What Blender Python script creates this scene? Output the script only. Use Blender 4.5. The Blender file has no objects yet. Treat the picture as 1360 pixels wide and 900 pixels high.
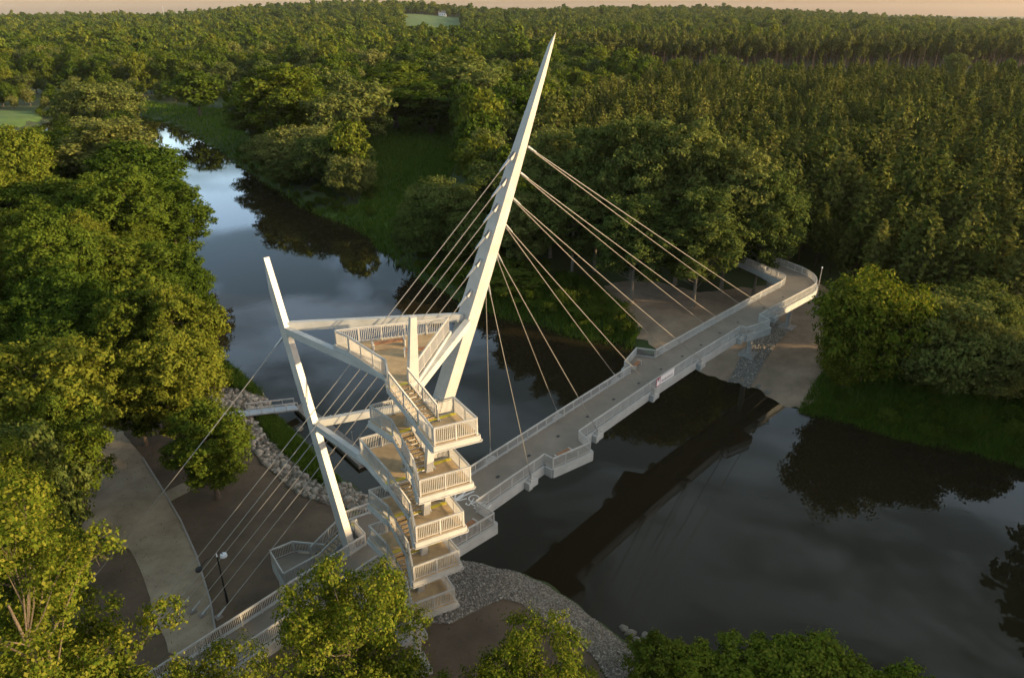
import bpy, bmesh, math, random
import numpy as np
from mathutils import Vector, Matrix
from mathutils.geometry import delaunay_2d_cdt

R = math.radians
rng = np.random.default_rng(7)
random.seed(7)
scene = bpy.context.scene
COL = scene.collection

# ------------------------------------------------------------------ camera
F_PX, PITCH, CAM_Z = 930.0, R(25), 48.0
cam = bpy.data.cameras.new('camera'); camo = bpy.data.objects.new('camera', cam); COL.objects.link(camo)
camo.location = (0, 0, CAM_Z); camo.rotation_euler = (R(90) - PITCH, 0, 0)
cam.sensor_width = 36; cam.lens = F_PX / 1360 * 36; cam.clip_start = 0.5; cam.clip_end = 20000
scene.camera = camo
CP, SP = math.cos(PITCH), math.sin(PITCH)

def ray(u, v):
    x = (u - 680) / F_PX; y = -(v - 450) / F_PX
    return np.array([x, CP + y * SP, -SP + y * CP])
def at(u, v, z):                 # point at height z seen at (u, v) of the 1360x900 photograph
    d = ray(u, v); return np.array([0, 0, CAM_Z]) + d * ((z - CAM_Z) / d[2])
def atd(u, v, y):
    d = ray(u, v); return np.array([0, 0, CAM_Z]) + d * (y / d[1])
def depth(x, y, z): return y * CP + (CAM_Z - z) * SP
def proj(x, y, z):
    dep = y * CP + (CAM_Z - z) * SP
    up = y * SP + (z - CAM_Z) * CP
    return 680 + F_PX * x / dep, 450 - F_PX * up / dep
def px2(pts, z): return [tuple(at(u, v, z)[:2]) for u, v in pts]

# ------------------------------------------------------------------ custom properties
def tag(o, label=None, cat=None, group=None, kind=None):
    if label: o['label'] = label
    if cat: o['category'] = cat
    if group: o['group'] = group
    if kind: o['kind'] = kind
    return o
def empty(name, loc=(0, 0, 0)):
    o = bpy.data.objects.new(name, None); COL.objects.link(o); o.location = loc; o.empty_display_size = .5
    return o
def link(name, me, mat=None, parent=None):
    o = bpy.data.objects.new(name, me); COL.objects.link(o)
    if mat is not None: me.materials.append(mat)
    if parent is not None:
        o.parent = parent
        p = Vector((0, 0, 0)); q = parent
        while q is not None: p += q.location; q = q.parent
        o.location = -p                     # part meshes below are written in world coordinates
    return o

# ------------------------------------------------------------------ materials
def mat(name, col, rough=.6, metal=0., var=.0, scale=3., bump=0., bscale=20., col2=None, spec=None):
    m = bpy.data.materials.new(name); m.use_nodes = True
    nt = m.node_tree; b = nt.nodes['Principled BSDF']
    b.inputs['Roughness'].default_value = rough; b.inputs['Metallic'].default_value = metal
    if spec is not None: b.inputs['Specular IOR Level'].default_value = spec
    if var > 0 or col2:
        tc = nt.nodes.new('ShaderNodeTexCoord')
        n = nt.nodes.new('ShaderNodeTexNoise'); n.inputs['Scale'].default_value = scale; n.inputs['Detail'].default_value = 8; n.inputs['Roughness'].default_value = .65
        nt.links.new(tc.outputs['Object'], n.inputs['Vector'])
        r = nt.nodes.new('ShaderNodeValToRGB')
        c2 = col2 or tuple(c * (1 - var) for c in col)
        r.color_ramp.elements[0].position = .35; r.color_ramp.elements[1].position = .65
        r.color_ramp.elements[0].color = (*c2, 1); r.color_ramp.elements[1].color = (*col, 1)
        nt.links.new(n.outputs['Fac'], r.inputs['Fac']); nt.links.new(r.outputs['Color'], b.inputs['Base Color'])
        if bump > 0:
            n2 = nt.nodes.new('ShaderNodeTexNoise'); n2.inputs['Scale'].default_value = bscale; n2.inputs['Detail'].default_value = 6
            nt.links.new(tc.outputs['Object'], n2.inputs['Vector'])
            bp = nt.nodes.new('ShaderNodeBump'); bp.inputs['Strength'].default_value = bump; bp.inputs['Distance'].default_value = .1
            nt.links.new(n2.outputs['Fac'], bp.inputs['Height']); nt.links.new(bp.outputs['Normal'], b.inputs['Normal'])
    else:
        b.inputs['Base Color'].default_value = (*col, 1)
    return m

def leaf_mat(name, c1, c2, c3, trans=.3, objvar=.5):
    """leaves: colour varies from leaf to leaf and from tree to tree"""
    m = bpy.data.materials.new(name); m.use_nodes = True
    nt = m.node_tree; nt.nodes.clear(); L = nt.links.new
    out = nt.nodes.new('ShaderNodeOutputMaterial')
    g = nt.nodes.new('ShaderNodeNewGeometry'); oi = nt.nodes.new('ShaderNodeObjectInfo')
    r = nt.nodes.new('ShaderNodeValToRGB'); cr = r.color_ramp
    cr.elements[0].color = (*c1, 1); cr.elements[1].color = (*c3, 1); cr.elements[0].position = .05; cr.elements[1].position = .95
    e = cr.elements.new(.5); e.color = (*c2, 1)
    a = nt.nodes.new('ShaderNodeMath'); a.operation = 'MULTIPLY'; a.inputs[1].default_value = 1 - objvar
    b = nt.nodes.new('ShaderNodeMath'); b.operation = 'MULTIPLY_ADD'; b.inputs[1].default_value = objvar
    L(g.outputs['Random Per Island'], a.inputs[0]); L(oi.outputs['Random'], b.inputs[0]); L(a.outputs[0], b.inputs[2])
    L(b.outputs[0], r.inputs['Fac'])
    d = nt.nodes.new('ShaderNodeBsdfDiffuse'); t = nt.nodes.new('ShaderNodeBsdfTranslucent')
    L(r.outputs['Color'], d.inputs['Color'])
    hs = nt.nodes.new('ShaderNodeHueSaturation'); hs.inputs['Hue'].default_value = .49; hs.inputs['Saturation'].default_value = 1.05; hs.inputs['Value'].default_value = 1.2
    L(r.outputs['Color'], hs.inputs['Color']); L(hs.outputs['Color'], t.inputs['Color'])
    mx = nt.nodes.new('ShaderNodeMixShader'); mx.inputs['Fac'].default_value = trans
    L(d.outputs[0], mx.inputs[1]); L(t.outputs[0], mx.inputs[2]); L(mx.outputs[0], out.inputs['Surface'])
    return m

M = {}
M['white'] = mat('white_paint', (.46, .45, .425), .45, var=.22, scale=.7)
M['white2'] = mat('white_paint_beam', (.43, .44, .435), .45, var=.22, scale=.7)
M['deck'] = mat('deck_resin', (.23, .195, .155), .75, var=.24, scale=.35, bump=.15, bscale=60)
M['floor'] = mat('tower_boards', (.52, .37, .20), .7, var=.3, scale=1.6)
M['tread'] = mat('stair_tread', (.62, .46, .26), .7, var=.3, scale=2.5)
M['yellow'] = mat('yellow_strip', (.62, .52, .04), .6, var=.2, scale=6)
M['wood'] = mat('bench_wood', (.36, .16, .06), .55, var=.4, scale=5)
M['concrete'] = mat('concrete', (.36, .35, .33), .85, var=.25, scale=1.2, bump=.2)
M['steel'] = mat('cable_steel', (.33, .30, .26), .35, metal=.35)
M['galv'] = mat('galvanised', (.45, .46, .47), .4, metal=.6, var=.2, scale=4)
M['dark'] = mat('dark_metal', (.012, .012, .013), .5)
M['lamp'] = mat('lamp_glass', (.75, .78, .82), .2)
M['marking'] = mat('road_paint', (.72, .72, .72), .7, var=.2, scale=6)
M['red'] = mat('banner_red', (.32, .03, .05), .6)
M['bannerw'] = mat('banner_white', (.75, .73, .74), .6)
M['ink'] = mat('banner_ink', (.12, .11, .13), .6)
M['pontoon'] = mat('pontoon_boards', (.27, .24, .215), .8, var=.35, scale=3)
M['bark'] = mat('bark', (.13, .10, .07), .9, var=.45, scale=3, bump=.5, bscale=12)
M['barkpale'] = mat('bark_pale', (.22, .185, .14), .9, var=.4, scale=2.5, bump=.4, bscale=10)
M['barkpine'] = mat('bark_pine', (.085, .055, .035), .9, var=.4, scale=3)
M['stone'] = mat('stone', (.22, .20, .17), .85, var=.3, scale=2)
M['house'] = mat('house_wall', (.75, .74, .72), .8)
M['roof'] = mat('house_roof', (.25, .2, .2), .8)
M['leaf_broad'] = leaf_mat('leaf_broad', (.034, .066, .010), (.075, .112, .015), (.16, .17, .024), objvar=.6)
M['leaf_near'] = leaf_mat('leaf_near', (.04, .072, .008), (.10, .128, .014), (.19, .185, .028), objvar=.15)
M['leaf_spire'] = leaf_mat('leaf_spire', (.07, .11, .014), (.13, .175, .02), (.2, .21, .03), objvar=.15)
M['leaf_willow'] = leaf_mat('leaf_willow', (.05, .08, .02), (.105, .13, .033), (.20, .20, .062))
M['leaf_pine'] = leaf_mat('leaf_pine', (.042, .064, .014), (.092, .108, .026), (.17, .165, .045), trans=.25, objvar=.4)
M['leaf_bush'] = leaf_mat('leaf_bush', (.036, .066, .010), (.075, .11, .015), (.13, .155, .024))
M['grass'] = leaf_mat('grass_blades', (.05, .10, .014), (.085, .15, .02), (.13, .17, .032), objvar=0)

# ground: greens and dark litter, in patches of their own
def ground_mat():
    m = mat('ground', (.055, .085, .014), .95, col2=(.034, .045, .012), scale=.05, bump=.4, bscale=1.5)
    return m
M['ground'] = ground_mat()
M['meadow'] = mat('meadow', (.085, .15, .02), .95, col2=(.045, .09, .014), scale=.12, bump=.5, bscale=2)
M['earth'] = mat('earth', (.135, .095, .062), .95, col2=(.075, .052, .034), scale=.22, bump=.5, bscale=3)
M['sand'] = mat('sand', (.33, .245, .17), .95, col2=(.20, .145, .10), scale=.25, bump=.4, bscale=3)
M['path'] = mat('path', (.36, .295, .21), .9, col2=(.23, .18, .125), scale=.35, bump=.2, bscale=8)
M['gravelbed'] = mat('gravel_bed', (.23, .20, .165), .95, col2=(.13, .11, .09), scale=2.2, bump=.8, bscale=6)
M['paving'] = mat('stone_paving', (.22, .205, .185), .9, col2=(.10, .092, .08), scale=3., bump=.8, bscale=7)

def water_mat():
    m = bpy.data.materials.new('river_water'); m.use_nodes = True
    nt = m.node_tree; b = nt.nodes['Principled BSDF']; L = nt.links.new
    b.inputs['Base Color'].default_value = (.021, .0165, .009, 1); b.inputs['Roughness'].default_value = .015; b.inputs['IOR'].default_value = 1.34
    tc = nt.nodes.new('ShaderNodeTexCoord')
    n = nt.nodes.new('ShaderNodeTexNoise'); n.inputs['Scale'].default_value = .9; n.inputs['Detail'].default_value = 4
    n2 = nt.nodes.new('ShaderNodeTexNoise'); n2.inputs['Scale'].default_value = .06; n2.inputs['Detail'].default_value = 3
    L(tc.outputs['Object'], n.inputs['Vector']); L(tc.outputs['Object'], n2.inputs['Vector'])
    mu = nt.nodes.new('ShaderNodeMath'); mu.operation = 'MULTIPLY'; L(n.outputs['Fac'], mu.inputs[0]); L(n2.outputs['Fac'], mu.inputs[1])
    bp = nt.nodes.new('ShaderNodeBump'); bp.inputs['Strength'].default_value = .10; bp.inputs['Distance'].default_value = .06
    L(mu.outputs[0], bp.inputs['Height']); L(bp.outputs['Normal'], b.inputs['Normal'])
    return m
M['water'] = water_mat()

# ------------------------------------------------------------------ mesh builder
class MB:
    def __init__(s): s.v = []; s.f = []
    def add(s, verts, faces):
        n = len(s.v); s.v += [tuple(p) for p in verts]; s.f += [tuple(i + n for i in f) for f in faces]; return s
    def beam(s, p, q, w, h, side=None, w2=None, h2=None, cap=True):
        """box section bar from p to q; w across 'side', h across the third axis; optional taper at q"""
        p = np.array(p, float); q = np.array(q, float); d = q - p; d /= np.linalg.norm(d)
        if side is None:
            side = np.cross(d, [0, 0, 1.]);
            if np.linalg.norm(side) < 1e-4: side = np.array([1., 0, 0])
        side = np.array(side, float); side -= d * side.dot(d); side /= np.linalg.norm(side)
        up = np.cross(side, d)
        w2 = w if w2 is None else w2; h2 = h if h2 is None else h2
        vs = []
        for c, ww, hh in ((p, w, h), (q, w2, h2)):
            for a, b in ((-1, -1), (1, -1), (1, 1), (-1, 1)): vs.append(c + side * a * ww / 2 + up * b * hh / 2)
        return s.add(vs, [(0, 1, 5, 4), (1, 2, 6, 5), (2, 3, 7, 6), (3, 0, 4, 7)] + ([(3, 2, 1, 0), (4, 5, 6, 7)] if cap else []))
    def box(s, c, sx, sy, sz, ax=(1, 0)):
        a = np.array([ax[0], ax[1], 0.]); a /= np.linalg.norm(a); b = np.array([-a[1], a[0], 0]); c = np.array(c, float)
        vs = [c + a * i * sx / 2 + b * j * sy / 2 + np.array([0, 0, k * sz / 2]) for k in (-1, 1) for i, j in ((-1, -1), (1, -1), (1, 1), (-1, 1))]
        return s.add(vs, [(3, 2, 1, 0), (4, 5, 6, 7), (0, 1, 5, 4), (1, 2, 6, 5), (2, 3, 7, 6), (3, 0, 4, 7)])
    def tube(s, pts, rad, n=6, cap=True):
        pts = [np.array(p, float) for p in pts]
        rad = [rad] * len(pts) if np.isscalar(rad) else rad
        base = len(s.v); ref = None
        for i, p in enumerate(pts):
            d = pts[min(i + 1, len(pts) - 1)] - pts[max(i - 1, 0)]; d = d / (np.linalg.norm(d) + 1e-9)
            if ref is None: ref = np.array([1., 0, 0]) if abs(d[0]) < .8 else np.array([0, 1., 0])
            a = np.cross(d, ref); a /= np.linalg.norm(a) + 1e-9; b = np.cross(d, a); ref = -b if False else ref
            for k in range(n):
                t = 2 * math.pi * k / n; s.v.append(tuple(p + (a * math.cos(t) + b * math.sin(t)) * rad[i]))
        for i in range(len(pts) - 1):
            for k in range(n):
                s.f.append((base + i * n + k, base + i * n + (k + 1) % n, base + (i + 1) * n + (k + 1) % n, base + (i + 1) * n + k))
        if cap:
            s.f.append(tuple(base + k for k in range(n))[::-1]); s.f.append(tuple(base + (len(pts) - 1) * n + k for k in range(n)))
        return s
    def prism(s, poly, z1, z0):
        """solid with outline poly (x, y): top z1, bottom z0 (numbers or per-vertex lists)"""
        n = len(poly)
        area = sum(poly[i][0] * poly[(i + 1) % n][1] - poly[(i + 1) % n][0] * poly[i][1] for i in range(n))
        if area < 0: poly = poly[::-1]
        top = [(p[0], p[1], z1) for p in poly]; bot = [(p[0], p[1], z0) for p in poly]
        return s.add(top + bot, [tuple(range(n)), tuple(range(2 * n - 1, n - 1, -1))] + [(i + n, (i + 1) % n + n, (i + 1) % n, i) for i in range(n)])
    def mesh(s, name):
        me = bpy.data.meshes.new(name); me.from_pydata(s.v, [], s.f); me.update(); return me
    def build(s, name, m, parent=None): return link(name, s.mesh(name), m, parent)

def np_mesh(name, verts, faces):
    """verts (n,3), faces (m,k) arrays"""
    me = bpy.data.meshes.new(name); n, k = faces.shape
    me.vertices.add(len(verts)); me.vertices.foreach_set('co', verts.astype(np.float32).ravel())
    me.loops.add(n * k); me.loops.foreach_set('vertex_index', faces.astype(np.int32).ravel())
    me.polygons.add(n); me.polygons.foreach_set('loop_start', np.arange(0, n * k, k, dtype=np.int32)); me.polygons.foreach_set('loop_total', np.full(n, k, dtype=np.int32))
    me.update(calc_edges=True); return me

# ------------------------------------------------------------------ river and terrain
left_bank = [(150, 168), (190, 178), (205, 195), (222, 225), (236, 260), (246, 300), (252, 350), (258, 400), (262, 440), (280, 470), (315, 492), (345, 522), (368, 548), (395, 578), (425, 606), (452, 634), (478, 655), (520, 690)]
near_bank = [(560, 722), (600, 742), (640, 748), (680, 757), (720, 774), (760, 798), (792, 823), (820, 845), (842, 868), (850, 900), (905, 915), (1000, 928), (1120, 945)]
right_bank = [(1365, 617), (1280, 598), (1200, 578), (1140, 563), (1090, 550), (1040, 533), (1000, 515), (962, 500), (920, 486), (880, 473), (830, 456), (780, 447), (720, 432), (660, 415), (610, 398), (570, 372), (530, 350), (508, 330), (492, 312), (465, 298), (435, 288), (400, 272), (375, 255), (345, 238), (315, 218), (290, 198), (262, 180), (235, 166), (210, 158), (170, 152)]
lb = px2(left_bank, 0) + px2(near_bank, 0)
rb = px2(right_bank, 0)
river = lb + [(33, 30), (42, 8), (44, -30), (50, -80)] + [(84, -80), (76, -30), (73, 12), (69, 48)] + rb + [(-225, 365), (-225, 290), (-262, 240), (-240, 225), (-196, 288)]
RIV = np.array(river)

def poly_sd(x, y, P):
    x = np.asarray(x, float); y = np.asarray(y, float)
    d2 = np.full(x.shape, 1e18); ins = np.zeros(x.shape, bool)
    for i in range(len(P)):
        ax, ay = P[i]; bx, by = P[(i + 1) % len(P)]
        ex, ey = bx - ax, by - ay
        t = np.clip(((x - ax) * ex + (y - ay) * ey) / (ex * ex + ey * ey + 1e-12), 0, 1)
        d2 = np.minimum(d2, (x - ax - t * ex) ** 2 + (y - ay - t * ey) ** 2)
        c = ((ay > y) != (by > y)) & (x < (bx - ax) * (y - ay) / (by - ay + 1e-12) + ax)
        ins ^= c
    d = np.sqrt(d2); return np.where(ins, -d, d)
def wob(x, y, s):
    return np.sin(x * s + 1.3) * np.cos(y * s * 1.1 + .4) + .5 * np.sin(x * s * 2.3 + y * s * 1.7) + .3 * np.cos(x * s * 4.1 - y * s * 3.7 + 2)
sky_u = [-800, -200, 0, 100, 200, 260, 300, 380, 480, 560, 640, 690, 730, 800, 900, 950, 1050, 1150, 1250, 1360, 1600, 2200]
sky_v = [24, 22, 21, 19, 20, 16, 11, 7, 3, 5, 12, 12, 12, 10, 10, 11, 15, 20, 25, 28, 30, 30]
def smooth(t): t = np.clip(t, 0, 1); return t * t * (3 - 2 * t)
def ground(x, y):
    x = np.asarray(x, float); y = np.asarray(y, float)
    d = poly_sd(x, y, RIV) + .5 * wob(x, y, .35) * np.clip(y / 60, .4, 1.5)
    z = np.where(d > 0, 2.8 * (1 - np.exp(-np.maximum(d, 0) / 4.5)), np.maximum(-1.6, d * .55))
    z = z + np.where(d > 8, .25 * wob(x, y, .09), 0) * np.clip((d - 8) / 10, 0, 1)
    yy = np.maximum(y, 50.)
    u = 680 + F_PX * x / (yy * CP + 20)
    v = np.interp(u, sky_u, sky_v)
    phi = PITCH - np.arctan((450 - v) / F_PX)
    zt = np.maximum(CAM_Z - 2400 * np.tan(phi) - 25, 0)
    z = z + (zt - 3) * smooth((y - 900) / 1400) + np.clip((y - 700) / 400, 0, 1) * 2.0 * wob(x, y, .006)
    return z
def gz(x, y): return float(ground(np.array([x]), np.array([y]))[0])

def axis(lo, hi, step, far_lo, far_hi, g=1.12):
    a = list(np.arange(lo, hi + .01, step)); s = step
    while a[-1] < far_hi: s *= g; a.append(a[-1] + s)
    s = step
    while a[0] > far_lo: s *= g; a.insert(0, a[0] - s)
    return np.array(a)
gx = axis(-75, 95, 1.4, -6500, 6500, 1.09); gy = axis(5, 165, 1.4, -120, 9000, 1.06)
X, Y = np.meshgrid(gx, gy); Z = ground(X.ravel(), Y.ravel())
V = np.stack([X.ravel(), Y.ravel(), Z], 1)
nx, ny = len(gx), len(gy)
I = (np.arange(ny - 1)[:, None] * nx + np.arange(nx - 1)[None, :]).ravel()
g_me = np_mesh('ground', V, np.stack([I, I + 1, I + nx + 1, I + nx], 1))
g_me.polygons.foreach_set('use_smooth', np.ones(len(g_me.polygons), bool))
tag(link('ground', g_me, M['ground']), 'dark green and brown ground of the wooded river valley', 'ground', kind='structure')
w = MB(); w.add([(-420, -90, 0), (260, -90, 0), (260, 460, 0), (-420, 460, 0)], [(0, 1, 2, 3)])
tag(w.build('river_water', M['water']), 'dark still river reflecting clouds and trees', 'river', kind='structure')

def densify(poly, step):
    out = []
    for i in range(len(poly)):
        a = np.array(poly[i]); b = np.array(poly[(i + 1) % len(poly)]); n = max(1, int(np.linalg.norm(b - a) / step))
        for k in range(n): out.append(a + (b - a) * k / n)
    return out
def rough_edge(poly, step, amp):
    d = densify(poly, step); return [p + rng.normal(0, amp, 2) for p in d]
def patch(name, poly, m, dz, step=1.0, amp=.12, kind='structure', label=None, cat=None):
    b = rough_edge(poly, step, amp); P = np.array(b)
    lo = P.min(0); hi = P.max(0)
    X, Y = np.meshgrid(np.arange(lo[0], hi[0], step), np.arange(lo[1], hi[1], step))
    X = X.ravel() + rng.normal(0, .05, X.size); Y = Y.ravel() + rng.normal(0, .05, Y.size)
    k = poly_sd(X, Y, P) < -.4 * step
    pts = [Vector(p) for p in b] + [Vector((x, y)) for x, y in zip(X[k], Y[k])]
    n = len(b)
    vo, _, fo, *_ = delaunay_2d_cdt(pts, [(i, (i + 1) % n) for i in range(n)], [], 1, 1e-4)
    vv = np.array([(p.x, p.y) for p in vo]); zz = ground(vv[:, 0], vv[:, 1]) + dz
    me = bpy.data.meshes.new(name); me.from_pydata(np.column_stack([vv, zz]).tolist(), [], [tuple(f) for f in fo]); me.update()
    if sum(p.normal.z for p in me.polygons) < 0: me.flip_normals()
    for p in me.polygons: p.use_smooth = True
    return tag(link(name, me, m), label, cat, kind=kind)

GZ = 2.7
earth_px = [(70, 560), (180, 520), (270, 520), (300, 545), (350, 605), (400, 650), (470, 668), (520, 700), (560, 725), (605, 748), (660, 765), (700, 785), (750, 815), (790, 850), (815, 900), (800, 960), (600, 1000), (250, 1000), (60, 830), (40, 680)]
patch('earth', px2(earth_px, GZ), M['earth'], .05, 1.2, label='dark bare earth around the footbridge on the near bank', cat='ground')
sand_px = [(800, 385), (850, 372), (930, 392), (1000, 385), (1075, 372), (1118, 402), (1105, 470), (1085, 520), (1040, 522), (1000, 508), (960, 492), (915, 478), (880, 455), (850, 440), (825, 415)]
sandP = px2(sand_px, 2.2)
patch('sand', sandP, M['sand'], .16, 1.2, .3, label='bare sandy ground on the far bank under the footbridge', cat='ground')
path_px = [(100, 553), (128, 553), (160, 572), (190, 608), (213, 645), (240, 690), (262, 740), (280, 800), (287, 840), (260, 880), (225, 870), (208, 820), (190, 765), (172, 728), (110, 705), (88, 670), (90, 600)]
patch('path', px2(path_px, GZ), M['path'], .09, .8, .06, label='pale compacted path curving below the trees on the near bank', cat='path')
kb = MB(); kp = [np.array(q) for q in px2(path_px[3:9], GZ)]
for a, b in zip(kp[:-1], kp[1:]):
    for t in np.arange(0, 1, .25):
        p, q = a + (b - a) * t, a + (b - a) * (t + .25)
        kb.beam((*p, gz(*p) + .09), (*q, gz(*q) + .09), .13, .16)
tag(kb.build('kerb', M['concrete']), 'thin concrete kerb along the edge of the pale path', 'kerb', kind='structure')
patch('side_path', px2([(200, 664), (262, 632), (274, 640), (214, 674)], GZ), M['path'], .13, .8, .04, label='narrow pale path branching off towards the small tree', cat='path')
gravel_px = [(556, 735), (605, 731), (648, 736), (690, 746), (730, 765), (768, 789), (800, 814), (830, 838), (853, 864), (858, 905), (815, 915), (795, 880), (768, 852), (725, 827), (692, 804), (668, 799), (640, 812), (600, 838), (572, 838), (556, 800)]
gravelP = px2(gravel_px, 1.7)
patch('gravel', gravelP, M['gravelbed'], .10, .7, .1, kind='stuff', label='grey gravel bank curving below the stair tower', cat='gravel')
rip_px = [(266, 533), (296, 508), (346, 508), (366, 538), (335, 552), (350, 578), (385, 612), (425, 648), (462, 632), (508, 655), (500, 672), (440, 674), (395, 660), (350, 620), (300, 562)]
ripP = px2(rip_px, 1.6)
patch('riprap_bed', ripP, M['gravelbed'], .11, .7, .1, kind='stuff', label='pale rubble bank below the left mast', cat='gravel')
pave_px = [(963, 497), (992, 506), (1052, 440), (1024, 430)]
paveP = px2(pave_px, 1.9)
patch('stone_paving', paveP, M['paving'], .22, .8, .05, label='stone paved strip running down to the water on the far bank', cat='paving')
meadow_px = [(478, 272), (488, 190), (505, 150), (560, 135), (605, 158), (610, 205), (590, 260), (555, 300), (520, 330), (450, 285), (405, 268)]
meadowP = px2(meadow_px, 2.5)
patch('meadow', meadowP, M['meadow'], .10, 3.5, .8, label='green meadow opening in the woods on the far bank', cat='meadow')
field_u = [(538, 36), (548, 28), (600, 25), (612, 36)]
def at_ground(u, v, it=60):       # where a line of sight meets the terrain
    d = ray(u, v); t0 = 60.
    for t in np.geomspace(60, 4000, 500):
        p = np.array([0, 0, CAM_Z]) + d * t
        if p[2] < gz(p[0], p[1]): return p
    return p
def field_patch(name, u0, u1, y0, y1, label):
    P = [((u0 - 680) / F_PX * (y0 * CP + 10), y0), ((u1 - 680) / F_PX * (y0 * CP + 10), y0), ((u1 - 680) / F_PX * (y1 * CP + 10), y1), ((u0 - 680) / F_PX * (y1 * CP + 10), y1)]
    patch(name, P, M['meadow'], .6, 25, 4, label=label, cat='meadow'); return P
fieldP = field_patch('field', 536, 614, 1180, 2050, 'pale green field on the wooded hill below a white house')
leftP = px2([(-60, 176), (-60, 146), (40, 148), (62, 160), (50, 178)], 2.6)
patch('grass_field', leftP, M['meadow'], .12, 5, .8, label='grass field beyond the trees on the near bank', cat='meadow')

# ------------------------------------------------------------------ loose stones
ico = bmesh.new(); bmesh.ops.create_icosphere(ico, subdivisions=1, radius=1); ICO_V = np.array([v.co[:] for v in ico.verts]); ICO_F = np.array([[v.index for v in f.verts] for f in ico.faces]); ico.free()
def stones(name, poly, n, r0, r1, label, m='stone', sink=.3, lift=.1):
    P = np.array(poly); lo = P.min(0); hi = P.max(0); pts = np.zeros((0, 2))
    while len(pts) < n:
        q = rng.uniform(lo, hi, (n, 2)); q = q[poly_sd(q[:, 0], q[:, 1], P) < 0]; pts = np.vstack([pts, q])
    pts = pts[:n]; z = ground(pts[:, 0], pts[:, 1]) + lift
    rad = r0 + (r1 - r0) * rng.random(n) ** 3
    VV = ICO_V[None] * (1 + rng.normal(0, .16, (n, len(ICO_V), 1))) * (rad[:, None, None] * rng.uniform(.65, 1.25, (n, 1, 3)))
    a = rng.uniform(0, 6.28, n); c, s = np.cos(a), np.sin(a)
    x = VV[..., 0] * c[:, None] - VV[..., 1] * s[:, None]; y = VV[..., 0] * s[:, None] + VV[..., 1] * c[:, None]
    VV = np.stack([x + pts[:, :1], y + pts[:, 1:], VV[..., 2] * .8 + (z + rad * (.5 - sink))[:, None]], -1)
    FF = (ICO_F[None] + (np.arange(n) * len(ICO_V))[:, None, None]).reshape(-1, 3)
    return tag(link(name, np_mesh(name, VV.reshape(-1, 3), FF), M[m]), label, 'stones', kind='stuff')
def stone_mat():
    m = bpy.data.materials.new('loose_stone'); m.use_nodes = True; nt = m.node_tree; b = nt.nodes['Principled BSDF']
    g = nt.nodes.new('ShaderNodeNewGeometry'); r = nt.nodes.new('ShaderNodeValToRGB')
    r.color_ramp.elements[0].color = (.11, .093, .075, 1); r.color_ramp.elements[1].color = (.42, .375, .315, 1)
    nt.links.new(g.outputs['Random Per Island'], r.inputs['Fac']); nt.links.new(r.outputs['Color'], b.inputs['Base Color']); b.inputs['Roughness'].default_value = .85
    return m
M['loose'] = stone_mat()
stones('gravel_stones', gravelP, 13000, .035, .12, 'loose grey stones of the curving gravel bank below the stair tower', 'loose')
stones('riprap_stones', ripP, 3800, .06, .42, 'loose pale rubble along the bank below the left mast', 'loose')
stones('paving_stones', paveP, 1800, .07, .15, 'rounded stones set in the paved strip on the far bank', 'loose', lift=.2)
bank_line = [(lb[i], lb[i + 1]) for i in range(9, 16)] + [(lb[i], lb[i + 1]) for i in range(18, 27)]
def band(line, wd):
    a = np.array(line[0]); b = np.array(line[1]); d = (b - a) / np.linalg.norm(b - a); n = np.array([-d[1], d[0]]); return [a - n * wd, b - n * wd, b + n * wd, a + n * wd]

# ------------------------------------------------------------------ footbridge
A0 = np.array([-3.69, 53.26]); T = np.array([.6625, .749]); T /= np.hypot(*T); N = np.array([T[1], -T[0]])
DZ = 9.2
def D(s, p, z=None):
    q = A0 + T * s + N * p
    return tuple(q) if z is None else (q[0], q[1], z)
def arc(p0, p1, p2, n=5):
    return [tuple((1 - t) ** 2 * np.array(p0) + 2 * t * (1 - t) * np.array(p1) + t * t * np.array(p2)) for t in np.linspace(0, 1, n)]
E_left = [(-60, .5), (-12.3, .05), (-11.95, -1.85), (-11.6, -1.95), (-11.6, -3.45), (-9.56, -2.85), (-6.6, -1.0), (-4.7, -.75), (-1, -.12), (14, -.2), (26.9, -.22), (27.1, -1.3), (31.4, -2.3), (32.4, -.15), (47, .5), (60, 1.2)] + arc((66.5, 1.65), (70, 1.9), (70.3, -.4), 5) + [(73, -5.8), (90, -41)]
E_right = [(-60, 2.9), (-13.1, 2.9), (-12.6, 4.4), (-10.2, 4.4), (-9.5, 5.55), (-3.47, 6.15), (-3.37, 3.9), (5.84, 3.85), (5.78, 4.9), (10.47, 5.97), (11.32, 3.9), (24.8, 3.9), (34, 4.12), (43, 4.5), (46.1, 4.62), (46.2, 5.42), (50.7, 6.77), (51.7, 4.8), (56, 5.15)] + arc((67.5, 6.2), (72.6, 6.4), (75.2, 1.8), 7) + [(78.2, -5.3), (95, -40)]
bridge = empty('footbridge', D(20, 2, DZ))
tag(bridge, 'long pale footbridge deck with white railings crossing the dark river, bent at its far end', 'footbridge')
outline = [D(*q) for q in E_left] + [D(*q) for q in E_right[::-1]]
MB().prism(outline, DZ, DZ - .22).build('deck', M['deck'], bridge)
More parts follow.
